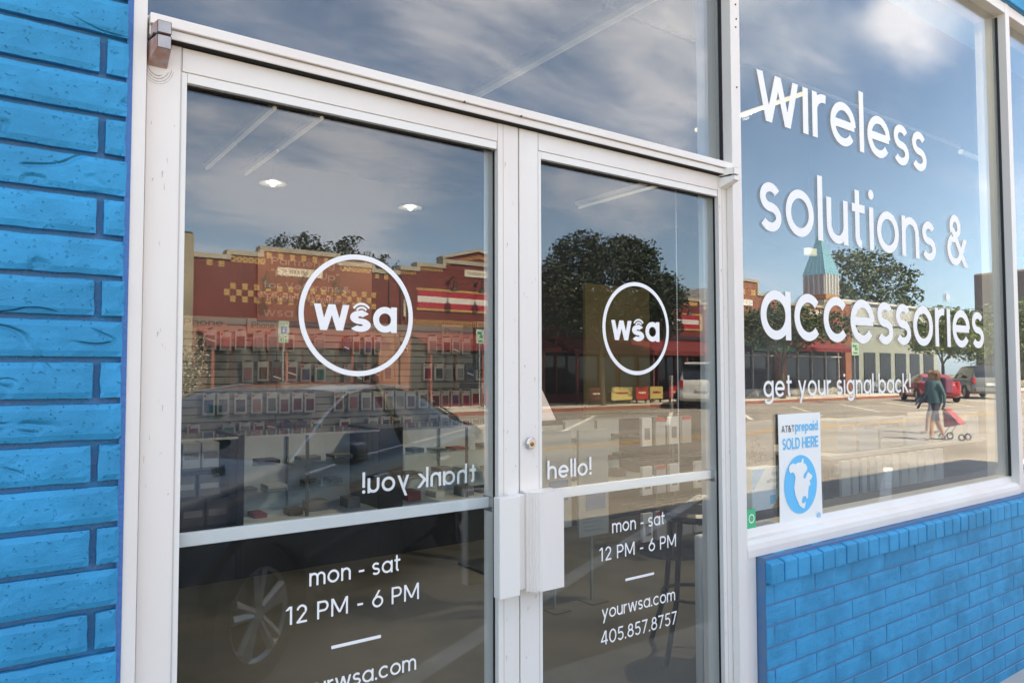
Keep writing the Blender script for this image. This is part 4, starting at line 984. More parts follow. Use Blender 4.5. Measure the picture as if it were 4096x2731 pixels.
def gooseneck(parent, x, z, label):
    t = thing('gooseneck_lamp', label, 'wall lamp', (x, Y, z), 'gooseneck lamps on the brick fronts')
    MB().lathe([(0, 0), (.09, 0), (.09, .03), (0, .05)], (x, Y+.012, z), 14, 'y').build('wall_plate', blk, t)
    pts = [(x, Y+.04, z), (x, Y+.22, z+.10), (x, Y+.36, z+.20), (x, Y+.46, z+.17), (x, Y+.50, z+.05), (x, Y+.50, z-.12)]
    MB().path(pts, .018, 6).build('arm', blk, t)
    MB().lathe([(.03, 0), (.05, -.06), (.07, -.16), (.16, -.28), (.17, -.30), (.155, -.30), (.06, -.17)], (x, Y+.50, z-.10), 14).build('lamp_shade', blk, t)
    MB().tube((x, Y+.02, z-.05), (x, Y+.02, z-.62), .008).build('conduit', blk, t)
def squares(b, lst, proud=.012):
    me = {}
    for x0, x1, z0, z1, nb, vert in lst:
        for k in range(nb):
            if vert: a, c, e, f = x0+(x1-x0)*k/nb, x0+(x1-x0)*(k+.86)/nb, z0, z1
            else: a, c, e, f = x0, x1, z0+(z1-z0)*k/nb, z0+(z1-z0)*(k+.84)/nb
            key = (round(c-a, 3), round(f-e, 3))
            if key not in me:
                o = MB().box(0, c-a, 0, .02, 0, f-e).build('accent_brick', tanb, None); me[key] = o.data; o.parent = b
            else: o = bpy.data.objects.new('accent_brick', me[key]); COL.objects.link(o); o.parent = b
            o.location = Vector((a, Y-.02+proud+.002, e))-wloc(b)

b1 = build_walls('brick_shop', 'dark red brick shop with stepped parapet, checker bricks and corner store lettering', [(5.82, 6.88, 5.56), (6.88, 8.0, 5.74), (8.0, 11.0, 5.98), (11.0, 12.42, 5.70), (12.42, 13.50, 5.53)], 12, bk)
sq = [(6.23, 6.42, 5.15, 5.36, 3, False), (6.62, 6.81, 5.13, 5.34, 3, False)]
for k in range(6): sq.append((8.24+k*.42, 8.42+k*.42, 5.55, 5.77, 4, False))
sq += [(12.42, 12.60, 5.16, 5.36, 3, False), (12.80, 12.98, 5.14, 5.34, 3, False)]
for k in range(14):
    x = 6.81+k*.405
    if k % 1 == 0: sq.append((x, x+.19, 4.17, 4.38, 4, True))
    if x+.2 < 12.3: sq += [(x+.203, x+.39, 4.39, 4.60, 4, True), (x+.203, x+.39, 3.95, 4.16, 4, True)]
squares(b1, sq)
lb1 = []
for x0, x1 in ((7.03, 8.22), (11.05, 12.28)):
    for r in range(3):
        x = x0+(.1 if r == 1 else 0)
        while x < x1-.05: lb1.append((x, min(x+.185, x1), 5.33+r*.075, 5.395+r*.075, 1, True)); x += .2
squares(b1, [(a, b_, c, d_, 1, True) for a, b_, c, d_, _, _ in lb1])
MB().box(8.63, 10.30, Y, Y+.03, 4.99, 5.28).build('name_stone', mat('cream_stone', (.62, .58, .48), .7), b1)
dtext = mat('carved_letters', (.12, .11, .10), .8)
# written for a reader standing in the street: it runs towards -x
lettering('MILLER', 9.75, 9.05, 5.09, .085, Y+.032, dtext, b1, res=6, step=-.0002); lettering('07', 8.96, 8.80, 5.09, .085, Y+.032, dtext, b1, res=6, step=-.0002)
neon = mat('sign_letters_pink', (.75, .22, .26), .5)
tb_ = mat('sign_letters_dark', (.16, .02, .03), .6)
lettering('Campus Corner Store', 11.26, 7.90, 4.13, .17, Y+.085, tb_, b1, res=6, step=-.0003, w=.26, track=.16)
lettering('Campus Corner Store', 11.25, 7.91, 4.14, .165, Y+.12, neon, b1, res=6, step=-.0003, w=.09, track=.33)
MB().box(5.83, 13.49, Y+.001, Y+.05, 3.21, 3.38).build('fascia', dkband, b1)
MB().box(5.83, 13.49, Y-.35, Y+.02, 3.06, 3.20).build('lintel', awn, b1)
for k, x in enumerate((8.16, 9.50, 10.76)): gooseneck(b1, x, 4.85, 'gooseneck lamp over the corner store, ' + ('leftmost', 'middle', 'rightmost')[k]+' in the photo')

# building 2 with the striped panel and the low gable
b2 = build_walls('brick_shop', 'red brick shop with a low gable, yellow dentils and a red and white stripe', [(13.505, 14.23, 5.74), (14.23, 15.43, 5.95), (15.43, 18.97, 6.18), (18.97, 20.17, 5.95), (20.17, 20.9, 5.74), (20.9, 28.0, 5.45), (28.0, 30.1, 5.68), (30.1, 31.5, 5.46), (31.5, 33.2, 5.30)], 12, bk)
MB().prism([(15.44, 6.181), (18.96, 6.181), (17.2, 6.62)], 'y', Y-.4, Y).build('gable', bk, b2)
g = MB().prism([(15.40, 6.182), (17.2, 6.635), (19.0, 6.182), (19.0, 6.30), (17.2, 6.76), (15.40, 6.30)], 'y', Y-.45, Y+.055).build('gable_cap', lime, b2)
dn = []
for x0, x1, z in ((13.55, 14.2, 5.42), (14.27, 15.4, 5.63), (19.0, 20.15, 5.63), (20.2, 20.85, 5.42)):
    x = x0
    while x < x1: dn.append((x, x+.055, z, z+.15, 1, True)); x += .1
x = 15.5
while x < 18.9: z = 6.62-.255*abs(x-17.2)-.28; dn.append((x, x+.055, z, z+.15, 1, True)); x += .1
x = 14.1
while x < 20.8: dn.append((x, x+.055, 3.41, 3.65, 1, True)); x += .1
squares(b2, dn, .02)
def stripe_panel(b, x0, x1, z0, z1):
    h = z1-z0
    MB().box(x0, x1, Y+.001, Y+.02, z0+.11*h, z0+.37*h).box(x0, x1, Y+.001, Y+.02, z0+.64*h, z0+.89*h).build('stripe', strp_r, b)
    MB().box(x0, x1, Y+.001, Y+.021, z0+.371*h, z0+.639*h).build('stripe', strp_w, b)
    MB().box(x0-.05, x1+.05, Y+.001, Y+.03, z0, z0+.105*h).box(x0-.05, x1+.05, Y+.001, Y+.03, z0+.895*h, z1).build('panel_border', tanb, b)
stripe_panel(b2, 14.28, 20.1, 4.02, 4.92); stripe_panel(b2, 27.6, 31.3, 3.72, 4.62)
MB().box(31.35, 31.6, Y+.001, Y+.03, 3.72, 4.62).build('panel_border', tanb, b2)
squares(b2, [(30.15, 31.4, 5.05, 5.25, 1, True), (31.7, 32.9, 4.9, 5.1, 1, True)])
MB().box(16.50, 17.69, Y, Y+.03, 5.53, 5.83).build('name_stone', mat('cream_stone', (.62, .58, .48), .7), b2)
lettering('10 MILLER 07', 17.55, 16.62, 5.63, .08, Y+.032, dtext, b2, res=6, step=-.0002)
MB().box(13.51, 33.19, Y+.001, Y+.05, 3.21, 3.38).build('fascia', dkband, b2)
MB().box(13.51, 33.19, Y-.35, Y+.02, 3.06, 3.20).build('lintel', awn, b2)
for k, (x, lab) in enumerate(((15.70, 'left of the pair above the red and white stripe'), (17.04, 'right of the pair above the red and white stripe'), (30.0, 'above the striped panel right of the big tree'))): gooseneck(b2, x, 5.24 if k < 2 else 4.9, 'gooseneck lamp '+lab)
bx1 = MB().box(13.62, 13.72, Y+.01, Y+.09, 3.72, 4.42).build('meter_box', mat('cream_box', (.55, .50, .38), .6), b2)
MB().tube((13.5, Y+.03, 3.2), (13.5, Y+.03, 5.4), .03).tube((13.0, Y+.03, 3.2), (13.0, Y+.03, 5.1), .02).build('downpipe', blk, b2)

# street-level shop fronts under both
def shop_row(b, x0, x1, step, frame_m, piers):
    MB().box(x0, x1, Y-.39, Y-.33, .12, 3.05).build('shop_glass', shopglass, b)
    f = MB(); x = x0
    while x < x1: f.box(x, x+.08, Y-.33, Y-.24, .12, 3.05); x += step
    f.box(x0, x1, Y-.33, Y-.245, .12, .55); f.box(x0, x1, Y-.33, Y-.245, 2.45, 2.53); f.build('shop_frame', frame_m, b)
    for px_, w_ in piers: MB().box(px_, px_+w_, Y-.32, Y+.002, .12, 3.05).build('brick_pier', bk2, b)
shop_row(b1, 5.83, 13.49, 1.28, awn, ((5.84, .45), (12.6, .85))); shop_row(b2, 13.52, 33.18, 1.35, awn, ((13.53, .5), (20.3, .5), (31.7, .55)))
def awning(label, x0, x1, m, zt=3.06, zb=2.60, out=1.3, posts=True, cat='awning'):
    a = thing('awning', label, cat, ((x0+x1)/2, Y, zb))
    MB().add([(x0, Y+.06, zt), (x1, Y+.06, zt), (x1, Y+out, zb), (x0, Y+out, zb), (x0, Y+.06, zt-.05), (x1, Y+.06, zt-.05), (x1, Y+out, zb-.22), (x0, Y+out, zb-.22)],
             [(0, 1, 2, 3), (3, 2, 6, 7), (7, 6, 5, 4), (0, 3, 7, 4), (1, 5, 6, 2)]).build('canvas', m, a)
    if posts:
        x = x0+.2
        while x < x1: MB().box(x, x+.09, Y+out-.2, Y+out-.11, .12, zb-.1).build('post', redp, a); x += 2.4
    return a
awning('red awning on red posts below the corner store lettering', 5.95, 12.45, awn)
awning('red awning under the striped gable shop, left of the big tree', 14.0, 20.7, awn)
awning('red awning with posts behind the big tree and the white truck', 21.2, 32.4, awn, 3.1, 2.55, 1.6)
# building 3 with the copper blue tower
b3 = build_walls('brick_shop', 'orange brick corner building under the blue tower roof', [(33.25, 34.7, 6.6), (34.7, 36.6, 6.85), (36.6, 38.4, 6.1), (38.4, 43.3, 5.7), (43.3, 46.5, 6.1)], 12, bk2)
stripe_panel(b3, 42.8, 44.9, 4.25, 4.95); stripe_panel(b3, 37.5, 39.5, 4.25, 4.95)
squares(b3, [(34.9, 35.4, 5.9, 6.25, 1, True), (35.9, 36.4, 5.9, 6.25, 1, True), (45.1, 45.8, 4.9, 5.25, 1, True), (43.7, 44.3, 5.0, 5.3, 1, True)])
MB().box(41.6, 43.2, Y, Y+.04, 5.05, 5.35).build('name_board', strp_w, b3); MB().box(35.0, 36.0, Y, Y+.04, 5.3, 5.65).build('name_board', strp_w, b3)
shop_row(b3, 33.3, 46.45, 1.5, mat('grey_frame', (.35, .34, .33), .6), ((33.4, .7), (38.5, .7), (45.7, .7)))
MB().box(33.3, 46.45, Y-.35, Y+.02, 3.06, 3.3).build('fascia', mat('grey_green_fascia', (.12, .14, .12), .7), b3)
awning('red awning with round marks below the blue tower', 38.3, 44.5, awn, 3.45, 2.95, 1.4, False)
awning('dark green awning left of the red tower awning', 34.2, 38.1, awn_g, 3.35, 2.9, 1.4, False)
gooseneck(b3, 44.9, 5.3, 'gooseneck lamp under the blue tower roof')
tw_ = thing('tower', 'white louvred tower with a blue metal spire roof', 'tower', (46.9, -26.8, 5.6))
tx0, tx1, ty0, ty1 = 46.12, 47.70, -27.65, -26.05
MB().box(tx0-.1, tx1+.1, ty0-.1, ty1+.1, 5.6, 6.45).build('brick_base', bk2, tw_); MB().box(tx0-.05, tx1+.05, ty0-.05, ty1+.05, 6.451, 6.75).build('tan_band', mat('tan_band', (.45, .24, .10), .8), tw_)
MB().box(tx0, tx1, ty0, ty1, 6.751, 8.15).build('louvre_body', mat('louvre_grey', (.46, .47, .47), .7), tw_)
lw_ = mat('tower_white', (.58, .58, .57), .6)
for f_ in range(2):
    for k in range(5):
        t0 = k/4*(tx1-tx0-.11)
        if f_ == 0: MB().box(tx0+t0, tx0+t0+.11, ty1+.001, ty1+.06, 6.76, 8.14).build('pilaster', lw_, tw_)
        else: MB().box(tx0-.06, tx0-.001, ty0+t0, ty0+t0+.11, 6.76, 8.14).build('pilaster', lw_, tw_)
sl = MB()
for k in range(15):
    sl.box(tx0+.02, tx1-.02, ty1+.001, ty1+.03, 6.83+k*.088, 6.86+k*.088); sl.box(tx0-.03, tx0-.001, ty0+.02, ty1-.02, 6.83+k*.088, 6.86+k*.088)
sl.build('louvre_slats', mat('louvre_slat', (.44, .45, .45), .6), tw_)
cu = mat('blue_metal_roof', (.16, .37, .48), .45, var=.12, vscale=2); ap = Vector(((tx0+tx1)/2, (ty0+ty1)/2, 11.3)); zr = 8.12
cr = [Vector((tx0-.06, ty0-.06, zr)), Vector((tx1+.06, ty0-.06, zr)), Vector((tx1+.06, ty1+.06, zr)), Vector((tx0-.06, ty1+.06, zr))]
MB().add(cr+[ap], [(0, 1, 4), (1, 2, 4), (2, 3, 4), (3, 0, 4), (3, 2, 1, 0)]).build('spire_roof', cu, tw_)
rbm = mat('roof_rib_blue', (.30, .55, .64), .4)
for i in range(4):
    a, b_ = cr[i], cr[(i+1) % 4]
    for k in range(5): MB().tube(a.lerp(b_, k/5), ap, .02, .008, 4, False).build('roof_rib', rbm, tw_)
# pale building right of the tower, stone pier left, far blocks
pb = thing('pale_building', 'long pale stucco building right of the tower', 'building', (52, -26, 0))
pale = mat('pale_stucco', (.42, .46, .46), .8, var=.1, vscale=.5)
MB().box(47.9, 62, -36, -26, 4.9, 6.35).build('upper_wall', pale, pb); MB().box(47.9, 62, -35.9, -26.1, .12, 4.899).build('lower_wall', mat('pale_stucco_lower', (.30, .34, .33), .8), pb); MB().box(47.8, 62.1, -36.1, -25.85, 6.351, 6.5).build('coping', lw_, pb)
for k in range(6): MB().box(48.6+k*2.2, 50.1+k*2.2, -26.099, -26.04, .9, 2.9).build('window', shopglass, pb)
pr_ = thing('stone_pier_building', 'tall grey stone pier at the far left of the left door', 'building', (3, -24.4, 0))
MB().box(-6, 5.78, -34, -24.30, .12, 6.12).build('wall', mat('weathered_stone', (.34, .30, .23), .85, var=.35, vscale=.7, bump=.2, bscale=5), pr_)
MB().box(-6, 5.75, -33.9, -24.38, 6.121, 6.2).build('coping', mat('dark_coping', (.05, .06, .07), .7), pr_)
MB().box(5.25, 5.55, -26, -25.5, 6.58, 6.75).tube((5.3, -25.6, 6.2), (5.3, -25.6, 6.6), .02).tube((5.5, -25.6, 6.2), (5.5, -25.6, 6.6), .02).build('roof_lantern', blk, pr_)
hr = thing('tower_block', 'distant purple brown tower block at the right window edge', 'building', (203, -68, 0))
hm_ = mat('far_block', (.20, .155, .15), .9); MB().box(190, 216, -75, -60, 0, 24.7).build('wall', hm_, hr, .5)
gh = thing('gable_house', 'small grey gabled roof behind the far brick shop', 'building', (39.7, -32, 0))
MB().box(38.0, 41.5, -34, -31, 0, 6.3).build('wall', pale, gh); MB().prism([(37.8, 6.301), (41.7, 6.301), (39.7, 7.2)], 'y', -34.2, -30.8).build('roof', mat('grey_roof', (.20, .20, .20), .8), gh)

# --- trees
bark = mat('bark', (.10, .075, .055), .9, bump=.8, bscale=30)
def leafmat(name, c): 
    m = mat(name, c, .6, var=.45, vscale=1.3, vcol=tuple(v*.55 for v in c)); b = m.node_tree.nodes['Principled BSDF']
    return m
leaf_d = leafmat('leaf_dark', (.020, .040, .016)); leaf_m = leafmat('leaf_mid', (.060, .095, .028)); leaf_l = leafmat('leaf_light', (.11, .16, .035))
def tree(label, x, y, h_trunk, lobes, n, ls, lm, seed, group, name='broadleaf_tree', tr=.16, hollow=.35):
    rnd = random.Random(seed); t = thing(name, label, 'tree', (x, y, 0), group)
    tk = MB(); p = Vector((x, y, 0)); q = Vector((x+rnd.uniform(-.15, .15), y, h_trunk)); tk.tube(p, p.lerp(q, .5), tr, tr*.75, 8, False); tk.tube(p.lerp(q, .5), q, tr*.75, tr*.6, 8, False)
    for c, r in lobes:
        c = Vector(c); mid = q.lerp(c, .5)+Vector((rnd.uniform(-.2, .2), rnd.uniform(-.2, .2), .1)); tk.tube(q, mid, tr*.42, tr*.26, 6, False); tk.tube(mid, c, tr*.26, .015, 6, False)
    tk.build('trunk', bark, t)
    fo = MB(); tot = sum(r[0]*r[2] for c, r in lobes)
    for c, r in lobes:
        k = int(n*r[0]*r[2]/tot); c = Vector(c)
        for _ in range(k):
            d = Vector((rnd.gauss(0, 1), rnd.gauss(0, 1), rnd.gauss(0, 1))).normalized(); rad = rnd.uniform(hollow, 1)**.5
            pos = Vector((c.x+d.x*r[0]*rad, c.y+d.y*r[1]*rad, c.z+d.z*r[2]*rad))
            nv = noise.noise(pos*1.1+Vector((seed, 0, 0)))
            if nv < -.18 and rad > .5: continue
            pos += d*.35*noise.noise(pos*2.3+Vector((0, seed, 0)))*r[0]*.5
            a = Vector((rnd.gauss(0, 1), rnd.gauss(0, 1), rnd.gauss(0, .6))).normalized(); b_ = a.cross(Vector((rnd.gauss(0, 1), rnd.gauss(0, 1), rnd.gauss(0, 1)))).normalized(); s = ls*rnd.uniform(.6, 1.4)
            fo.add([pos-a*s, pos+b_*s*.45, pos+a*s, pos-b_*s*.45], [(0, 1, 2, 3)])
    fo.build('crown', lm, t)
    return t
tree('big dark street tree filling the middle of the right door', 21.35, -21.3, 2.7, [((21.3, -21.3, 5.2), (2.9, 2.6, 2.1)), ((19.5, -21.2, 4.8), (1.7, 1.7, 1.6)), ((23.5, -21.4, 4.6), (2.3, 2.1, 1.7)), ((25.2, -21.5, 4.9), (1.2, 1.2, 1.1)), ((20.2, -21.3, 6.4), (1.3, 1.3, .9)), ((22.6, -21.2, 6.5), (1.5, 1.4, .9)), ((19.2, -21.0, 3.7), (1.2, 1.2, .9)), ((24.3, -21.2, 3.6), (1.3, 1.2, .7))], 42000, .085, leaf_d, 3, 'street trees', tr=.13)
tree('lower street tree behind the first letters of accessories', 34.3, -21.5, 2.0, [((34.2, -21.5, 3.9), (2.2, 1.7, 1.2)), ((36.2, -21.5, 4.0), (1.6, 1.5, 1.1)), ((32.4, -21.5, 3.8), (1.5, 1.4, 1.1)), ((39.0, -21.5, 4.0), (1.5, 1.4, .9))], 12000, .10, leaf_m, 5, 'street trees')
tree('bright green street tree between the letters s and o of accessories', 52, -21.3, 2.0, [((52, -21.3, 4.3), (2.8, 2, 1.6)), ((55.5, -21.3, 4.0), (2.6, 1.8, 1.7)), ((49.8, -21.3, 3.6), (1.8, 1.5, .9))], 12000, .12, leaf_l, 8, 'street trees')
tree('tall thinning tree behind the right side of the blue tower', 69, -36, 5, [((66.3, -36, 11.0), (2.5, 2.6, 2.2)), ((70.3, -36, 11.6), (2.6, 2.6, 1.9)), ((75.2, -36, 11.0), (2.6, 2.4, 1.7)), ((78.0, -36, 9.4), (1.6, 1.6, 1.1)), ((64.3, -36, 8.6), (1.9, 2, 1.5)), ((68.8, -36, 8.4), (2.8, 2.4, 1.6)), ((73.5, -36, 8.2), (2.8, 2.4, 1.5)), ((70, -36, 6.4), (4.5, 2.4, 1.2))], 9500, .20, leaf_m, 12, 'tall trees behind the shops', tr=.3)
for k, (x, y, z, r, s, mm_, lab) in enumerate(((11.9, -31, 6.9, 1.1, 21, leaf_d, 'leftmost of the treetops over the corner store'), (14.2, -31.2, 6.7, 1.4, 22, leaf_d, 'middle treetop over the corner store'), (16.1, -31.4, 6.2, 1.1, 23, leaf_d, 'rightmost of the treetops over the corner store'),
        (75, -26, 5.4, 3.0, 24, leaf_m, 'green tree between the letters o and r of accessories'), (84, -26, 6.4, 3.4, 25, leaf_m, 'green tree above the letter e at the right end'), (95, -28, 6.8, 3.6, 26, leaf_m, 'green tree below the tower block'), (110, -30, 7, 4.5, 27, leaf_l, 'bright tree reflected in the second shop window'))):
    h = z-r; tree(lab if 'tree' in lab else lab, x, y, h, [((x-r*.5, y, z), (r, r, r*.8)), ((x+r*.7, y, z-.3*r), (r*.9, r*.9, r*.7)), ((x+.2*r, y, z+.5*r), (r*.6, r*.6, r*.5)), ((x, y, h+.2*r), (r*1.5, r, r*.7))], 5200, .075*r**.6 if r < 2 else .16, mm_, s, 'trees beyond the shops', tr=.1 if r < 2 else .2)
# flowering shrub
fl = thing('flowering_shrub', 'tall shrub with white blossom at the left edge of the left door', 'shrub', (5.15, -21.2, 0))
rnd = random.Random(4); f1, f2, st_ = MB(), MB(), MB()
for k in range(9):
    a = Vector((5.10+rnd.uniform(-.2, .2), -21.2, .12)); b_ = Vector((5.15+rnd.uniform(-.45, .45), -21.2+rnd.uniform(-.4, .4), rnd.uniform(1.6, 2.75))); st_.tube(a, b_, .018, .006, 5, False)
    for j in range(170):
        p = a.lerp(b_, rnd.uniform(.25, 1))+Vector((rnd.gauss(0, .10), rnd.gauss(0, .10), rnd.gauss(0, .10)))
        u = Vector((rnd.gauss(0, 1), rnd.gauss(0, 1), rnd.gauss(0, 1))).normalized(); v = u.orthogonal().normalized(); s = rnd.uniform(.02, .045)
        (f1 if rnd.random() < .45 else f2).add([p-u*s, p+v*s*.6, p+u*s, p-v*s*.6], [(0, 1, 2, 3)])
f1.build('blossom', mat('white_blossom', (.62, .60, .52), .7), fl); f2.build('foliage', leaf_m, fl); st_.build('stems', bark, fl)

# --- street signs
sg_w = mat('sign_white_green', (.42, .52, .44), .5); sg_g = mat('sign_green', (.02, .22, .10), .5); sg_b = mat('sign_blue', (.03, .06, .40), .5); gal = mat('galvanised_post', (.35, .38, .38), .5, metal=.5)
def street_sign(label, x, y, zt, w, h, kind):
    t = thing('parking_sign', label, 'sign', (x, y, 0), 'parking signs on posts')
    MB().tube((x, y-.03, 0), (x, y-.03, zt+.02), .025, None, 8).build('post', gal, t)
    MB().box(x-w/2, x+w/2, y, y+.006, zt-h, zt).build('plate', sg_w, t, .0)
    if kind == 'access':
        MB().box(x-w*.28, x+w*.28, y+.0065, y+.009, zt-h*.82, zt-h*.42).build('symbol_field', sg_b, t)
        s = MB(); cx, cz_ = x, zt-h*.62; s.lathe([(0, 0), (.018, 0)], (cx+.0, y+.0095, cz_+.055), 10, 'y'); s.lathe([(.028, 0), (.040, 0)], (cx+.012, y+.0095, cz_-.025), 14, 'y', pi*.55, pi*2.1)
        s.box(cx-.008, cx+.008, y+.0092, y+.0098, cz_-.02, cz_+.04); s.box(cx-.045, cx+.008, y+.0092, y+.0098, cz_-.028, cz_-.016); s.build('wheelchair_symbol', vinyl, t)
        lettering('RESERVED', x+w*.4, x-w*.4, zt-h*.2, .03, y+.0068, sg_g, t, res=5, step=-.0001)
        MB().box(x-w*.45, x+w*.45, y+.001, y+.007, zt-h-.20, zt-h-.01).build('lower_plate', sg_w, t)
        for k in range(3): MB().box(x-w*.3+k*w*.22, x-w*.18+k*w*.22, y+.0072, y+.009, zt-h-.15, zt-h-.06).build('print_block', sg_g, t)
    else:
        s = MB(); s.box(x-w*.36, x+w*.20, y+.0065, y+.009, zt-h*.36, zt-h*.16); s.box(x-w*.05, x+w*.36, y+.0065, y+.009, zt-h*.60, zt-h*.40); s.build('arrow_print', sg_g, t)
        MB().box(x-w*.3, x+w*.3, y+.0065, y+.009, zt-h*.88, zt-h*.74).build('print_block', sg_g, t)
street_sign('accessible parking sign on a post, left of the door logo', 7.66, -20.9, 3.10, .33, .46, 'access')
street_sign('green and white parking sign at the right side of the left door', 14.9, -20.9, 3.08, .34, .52, 'arrow')
street_sign('green and white parking sign under the word accessories', 35.2, -18.0, 2.95, .62, .62, 'arrow')
# low placards along the far pavement
for k, (x0, x1, m_, lb_) in enumerate(((21.2, 22.1, mat('placard_dark_red', (.16, .02, .03), .6), 'dark red placard, leftmost in the right door'), (22.5, 23.75, mat('placard_yellow', (.60, .50, .20), .6), 'yellow placard right of the tree trunk'), (24.0, 24.77, mat('placard_red', (.45, .02, .03), .6), 'red placard between the two yellow ones'), (24.9, 25.73, mat('placard_yellow', (.60, .50, .20), .6), 'yellow placard left of the red awning post'), (26.2, 27.4, mat('placard_red', (.45, .02, .03), .6), 'red placard beside the white truck'), (16.9, 18.0, mat('placard_yellow', (.60, .50, .20), .6), 'pale yellow placard behind the dark car'), (15.9, 16.7, mat('placard_red', (.45, .02, .03), .6), 'red placard behind the dark car'))):
    t = thing('placard', lb_, 'placard', (x0, -22, .12), 'placards along the far pavement')
    MB().box(x0, x1, -22.02, -21.98, .30, .86).build('board', m_, t); 
    for xx in (x0+.08, x1-.12): MB().box(xx, xx+.04, -22.1, -22.021, .12, .84).build('leg', blk, t)
    lm_ = mat('placard_letters_cream', (.7, .62, .45), .6) if 'red' in m_.name else mat('placard_letters_red', (.35, .03, .03), .6)
    MB().box(x0+.2*(x1-x0), x1-.2*(x1-x0), -21.979, -21.975, .56, .64).build('print_line', lm_, t)

# --- vehicles
tyre_m = mat('tyre_rubber', (.018, .018, .018), .85); rim_m = mat('alloy_rim', (.50, .50, .50), .3, metal=.7); chrome = mat('chrome', (.75, .75, .76), .12, metal=1.0)
cglass = mat('car_glass', (.012, .016, .02), .04, spec=.8, coat=.3); trimb = mat('black_trim', (.012, .012, .012), .6); lampr = mat('tail_lamp', (.45, .01, .01), .2, coat=.5); lampw = mat('head_lamp', (.6, .62, .65), .12, coat=.5)
def wheel(parent, x, y, z, r, side, spokes=5):
    w = MB().lathe([(r*.66, -.10), (r*.95, -.10), (r, -.07), (r, .07), (r*.95, .10), (r*.66, .10)], (x, y, z), 28, 'y').build('tyre', tyre_m, parent, smooth=False, local=True)
    f = MB(); s = side; yo = y+s*.075
    f.lathe([(r*.60, s*.015), (r*.655, s*.028), (r*.665, 0)], (x, yo, z), 32, 'y')
    f.lathe([(0, s*.02), (r*.13, s*.018), (r*.17, 0)], (x, yo, z), 16, 'y')
    for k in range(spokes):
        a = 2*pi*k/spokes+.3
        for da in (-.16, .16):
            p0 = Vector((x+r*.12*cos(a+da*1.5), yo+s*.008, z+r*.12*sin(a+da*1.5))); p1 = Vector((x+r*.62*cos(a+da), yo+s*.016, z+r*.62*sin(a+da))); f.tube(p0, p1, r*.055, r*.075, 5)
    f.build('rim', rim_m, parent, local=True)
    MB().lathe([(0, s*-.035), (r*.6, s*-.035)], (x, yo, z), 24, 'y').build('brake_disc', mat('brake_grey', (.06, .06, .06), .5), parent, local=True)
def car(name, label, cat, paint, st, wheels, r, loc, rz, wb_i, cabin, doors=(), suv=False, L_=4.7, group=None):
    """st: stations front to rear (x, z_under, z_belt, half_w, z_top, half_w_top); cabin=(first, last) station of the side glass"""
    c = thing(name, label, cat, loc, group, rz); rows = []
    for x, zu, zb, w, zt, wt in st:
        P = [(0, zu), (w*.82, zu), (w*.97, zu+.06), (w, zu+(zb-zu)*.35), (w*1.0, zu+(zb-zu)*.68), (w*.975, zb-.03), (w*.94, zb), (wt+(w*.94-wt)*.5, zb+(zt-zb)*.52), (wt, zt-(zt-zb)*.07-.004), (wt*.82, zt-.002), (0, zt+.018)]
        rows.append([(x, y, z) for y, z in P])
    n = len(rows[0]); parts = {'body': [], 'side_window': [], 'windscreen': [], 'rear_window': []}
    for i in range(len(rows)-1):
        for j in range(n-1):
            k = 'body'
            if cabin[0] <= i < cabin[1] and j in (6, 7): k = 'side_window'
            elif i in wb_i[0] and j >= 8: k = 'windscreen'
            elif i in wb_i[1] and j >= 8: k = 'rear_window'
            parts[k].append((i, j))
    for k, cells in parts.items():
        if not cells: continue
        mb = MB(); idx = {}
        def vid(i, j, s):
            key = (i, j, s if j not in (0, n-1) else 1)
            if key not in idx: x, y, z = rows[i][j]; idx[key] = len(mb.v); mb.v.append((x, y*s, z))
            return idx[key]
        for i, j in cells:
            for s in (1, -1): mb.f.append((vid(i, j, s), vid(i+1, j, s), vid(i+1, j+1, s), vid(i, j+1, s)))
        if k == 'body':
            for i in (0, len(rows)-1):
                for j in range(n-1): mb.f.append(tuple(dict.fromkeys((vid(i, j, 1), vid(i, j+1, 1), vid(i, j+1, -1), vid(i, j, -1)))))
            mb.f = [f for f in mb.f if len(f) > 2]
        mb.build(k, paint if k == 'body' else cglass, c, smooth=True, local=True, sub=1)
    for wx in wheels:
        for s in (1, -1):
            wheel(c, wx, s*(max(q[3] for q in st)-.085), r, r, s)
            MB().lathe([(r*1.0, 0), (r*1.13, .004), (r*1.13, -.05), (r*1.0, -.05)], (wx, s*(max(q[3] for q in st)+.004), r), 20, 'y', -.25, pi+.25).build('wheel_arch', trimb, c, local=True)
    return c, rows
sed = [(2.36, .34, .56, .50, .60, .40), (2.27, .22, .66, .80, .72, .62), (1.95, .19, .76, .90, .84, .74), (1.45, .18, .86, .925, .93, .78), (.95, .18, .93, .93, 1.00, .78), (.40, .18, .96, .93, 1.25, .67), (0.05, .18, .97, .93, 1.375, .61), (-.45, .18, .98, .93, 1.425, .60),
       (-.95, .18, .99, .93, 1.40, .60), (-1.42, .18, 1.0, .925, 1.25, .62), (-1.80, .19, 1.01, .91, 1.07, .70), (-2.15, .24, .98, .86, 1.04, .70), (-2.33, .34, .84, .78, .92, .62), (-2.38, .44, .62, .68, .70, .52)]
dark_paint = mat('dark_navy_paint', (.006, .009, .016), .12, coat=.8)
def lathe_parts(c): pass
ncar, rows_ = car('parked_car', 'dark navy saloon parked nose-in right before the doors', 'car', dark_paint, sed, (1.42, -1.40), .335, (1.70, -3.60, -.012), math.atan2(.6, -.8), ((4, 5), (9,)), (4, 10))
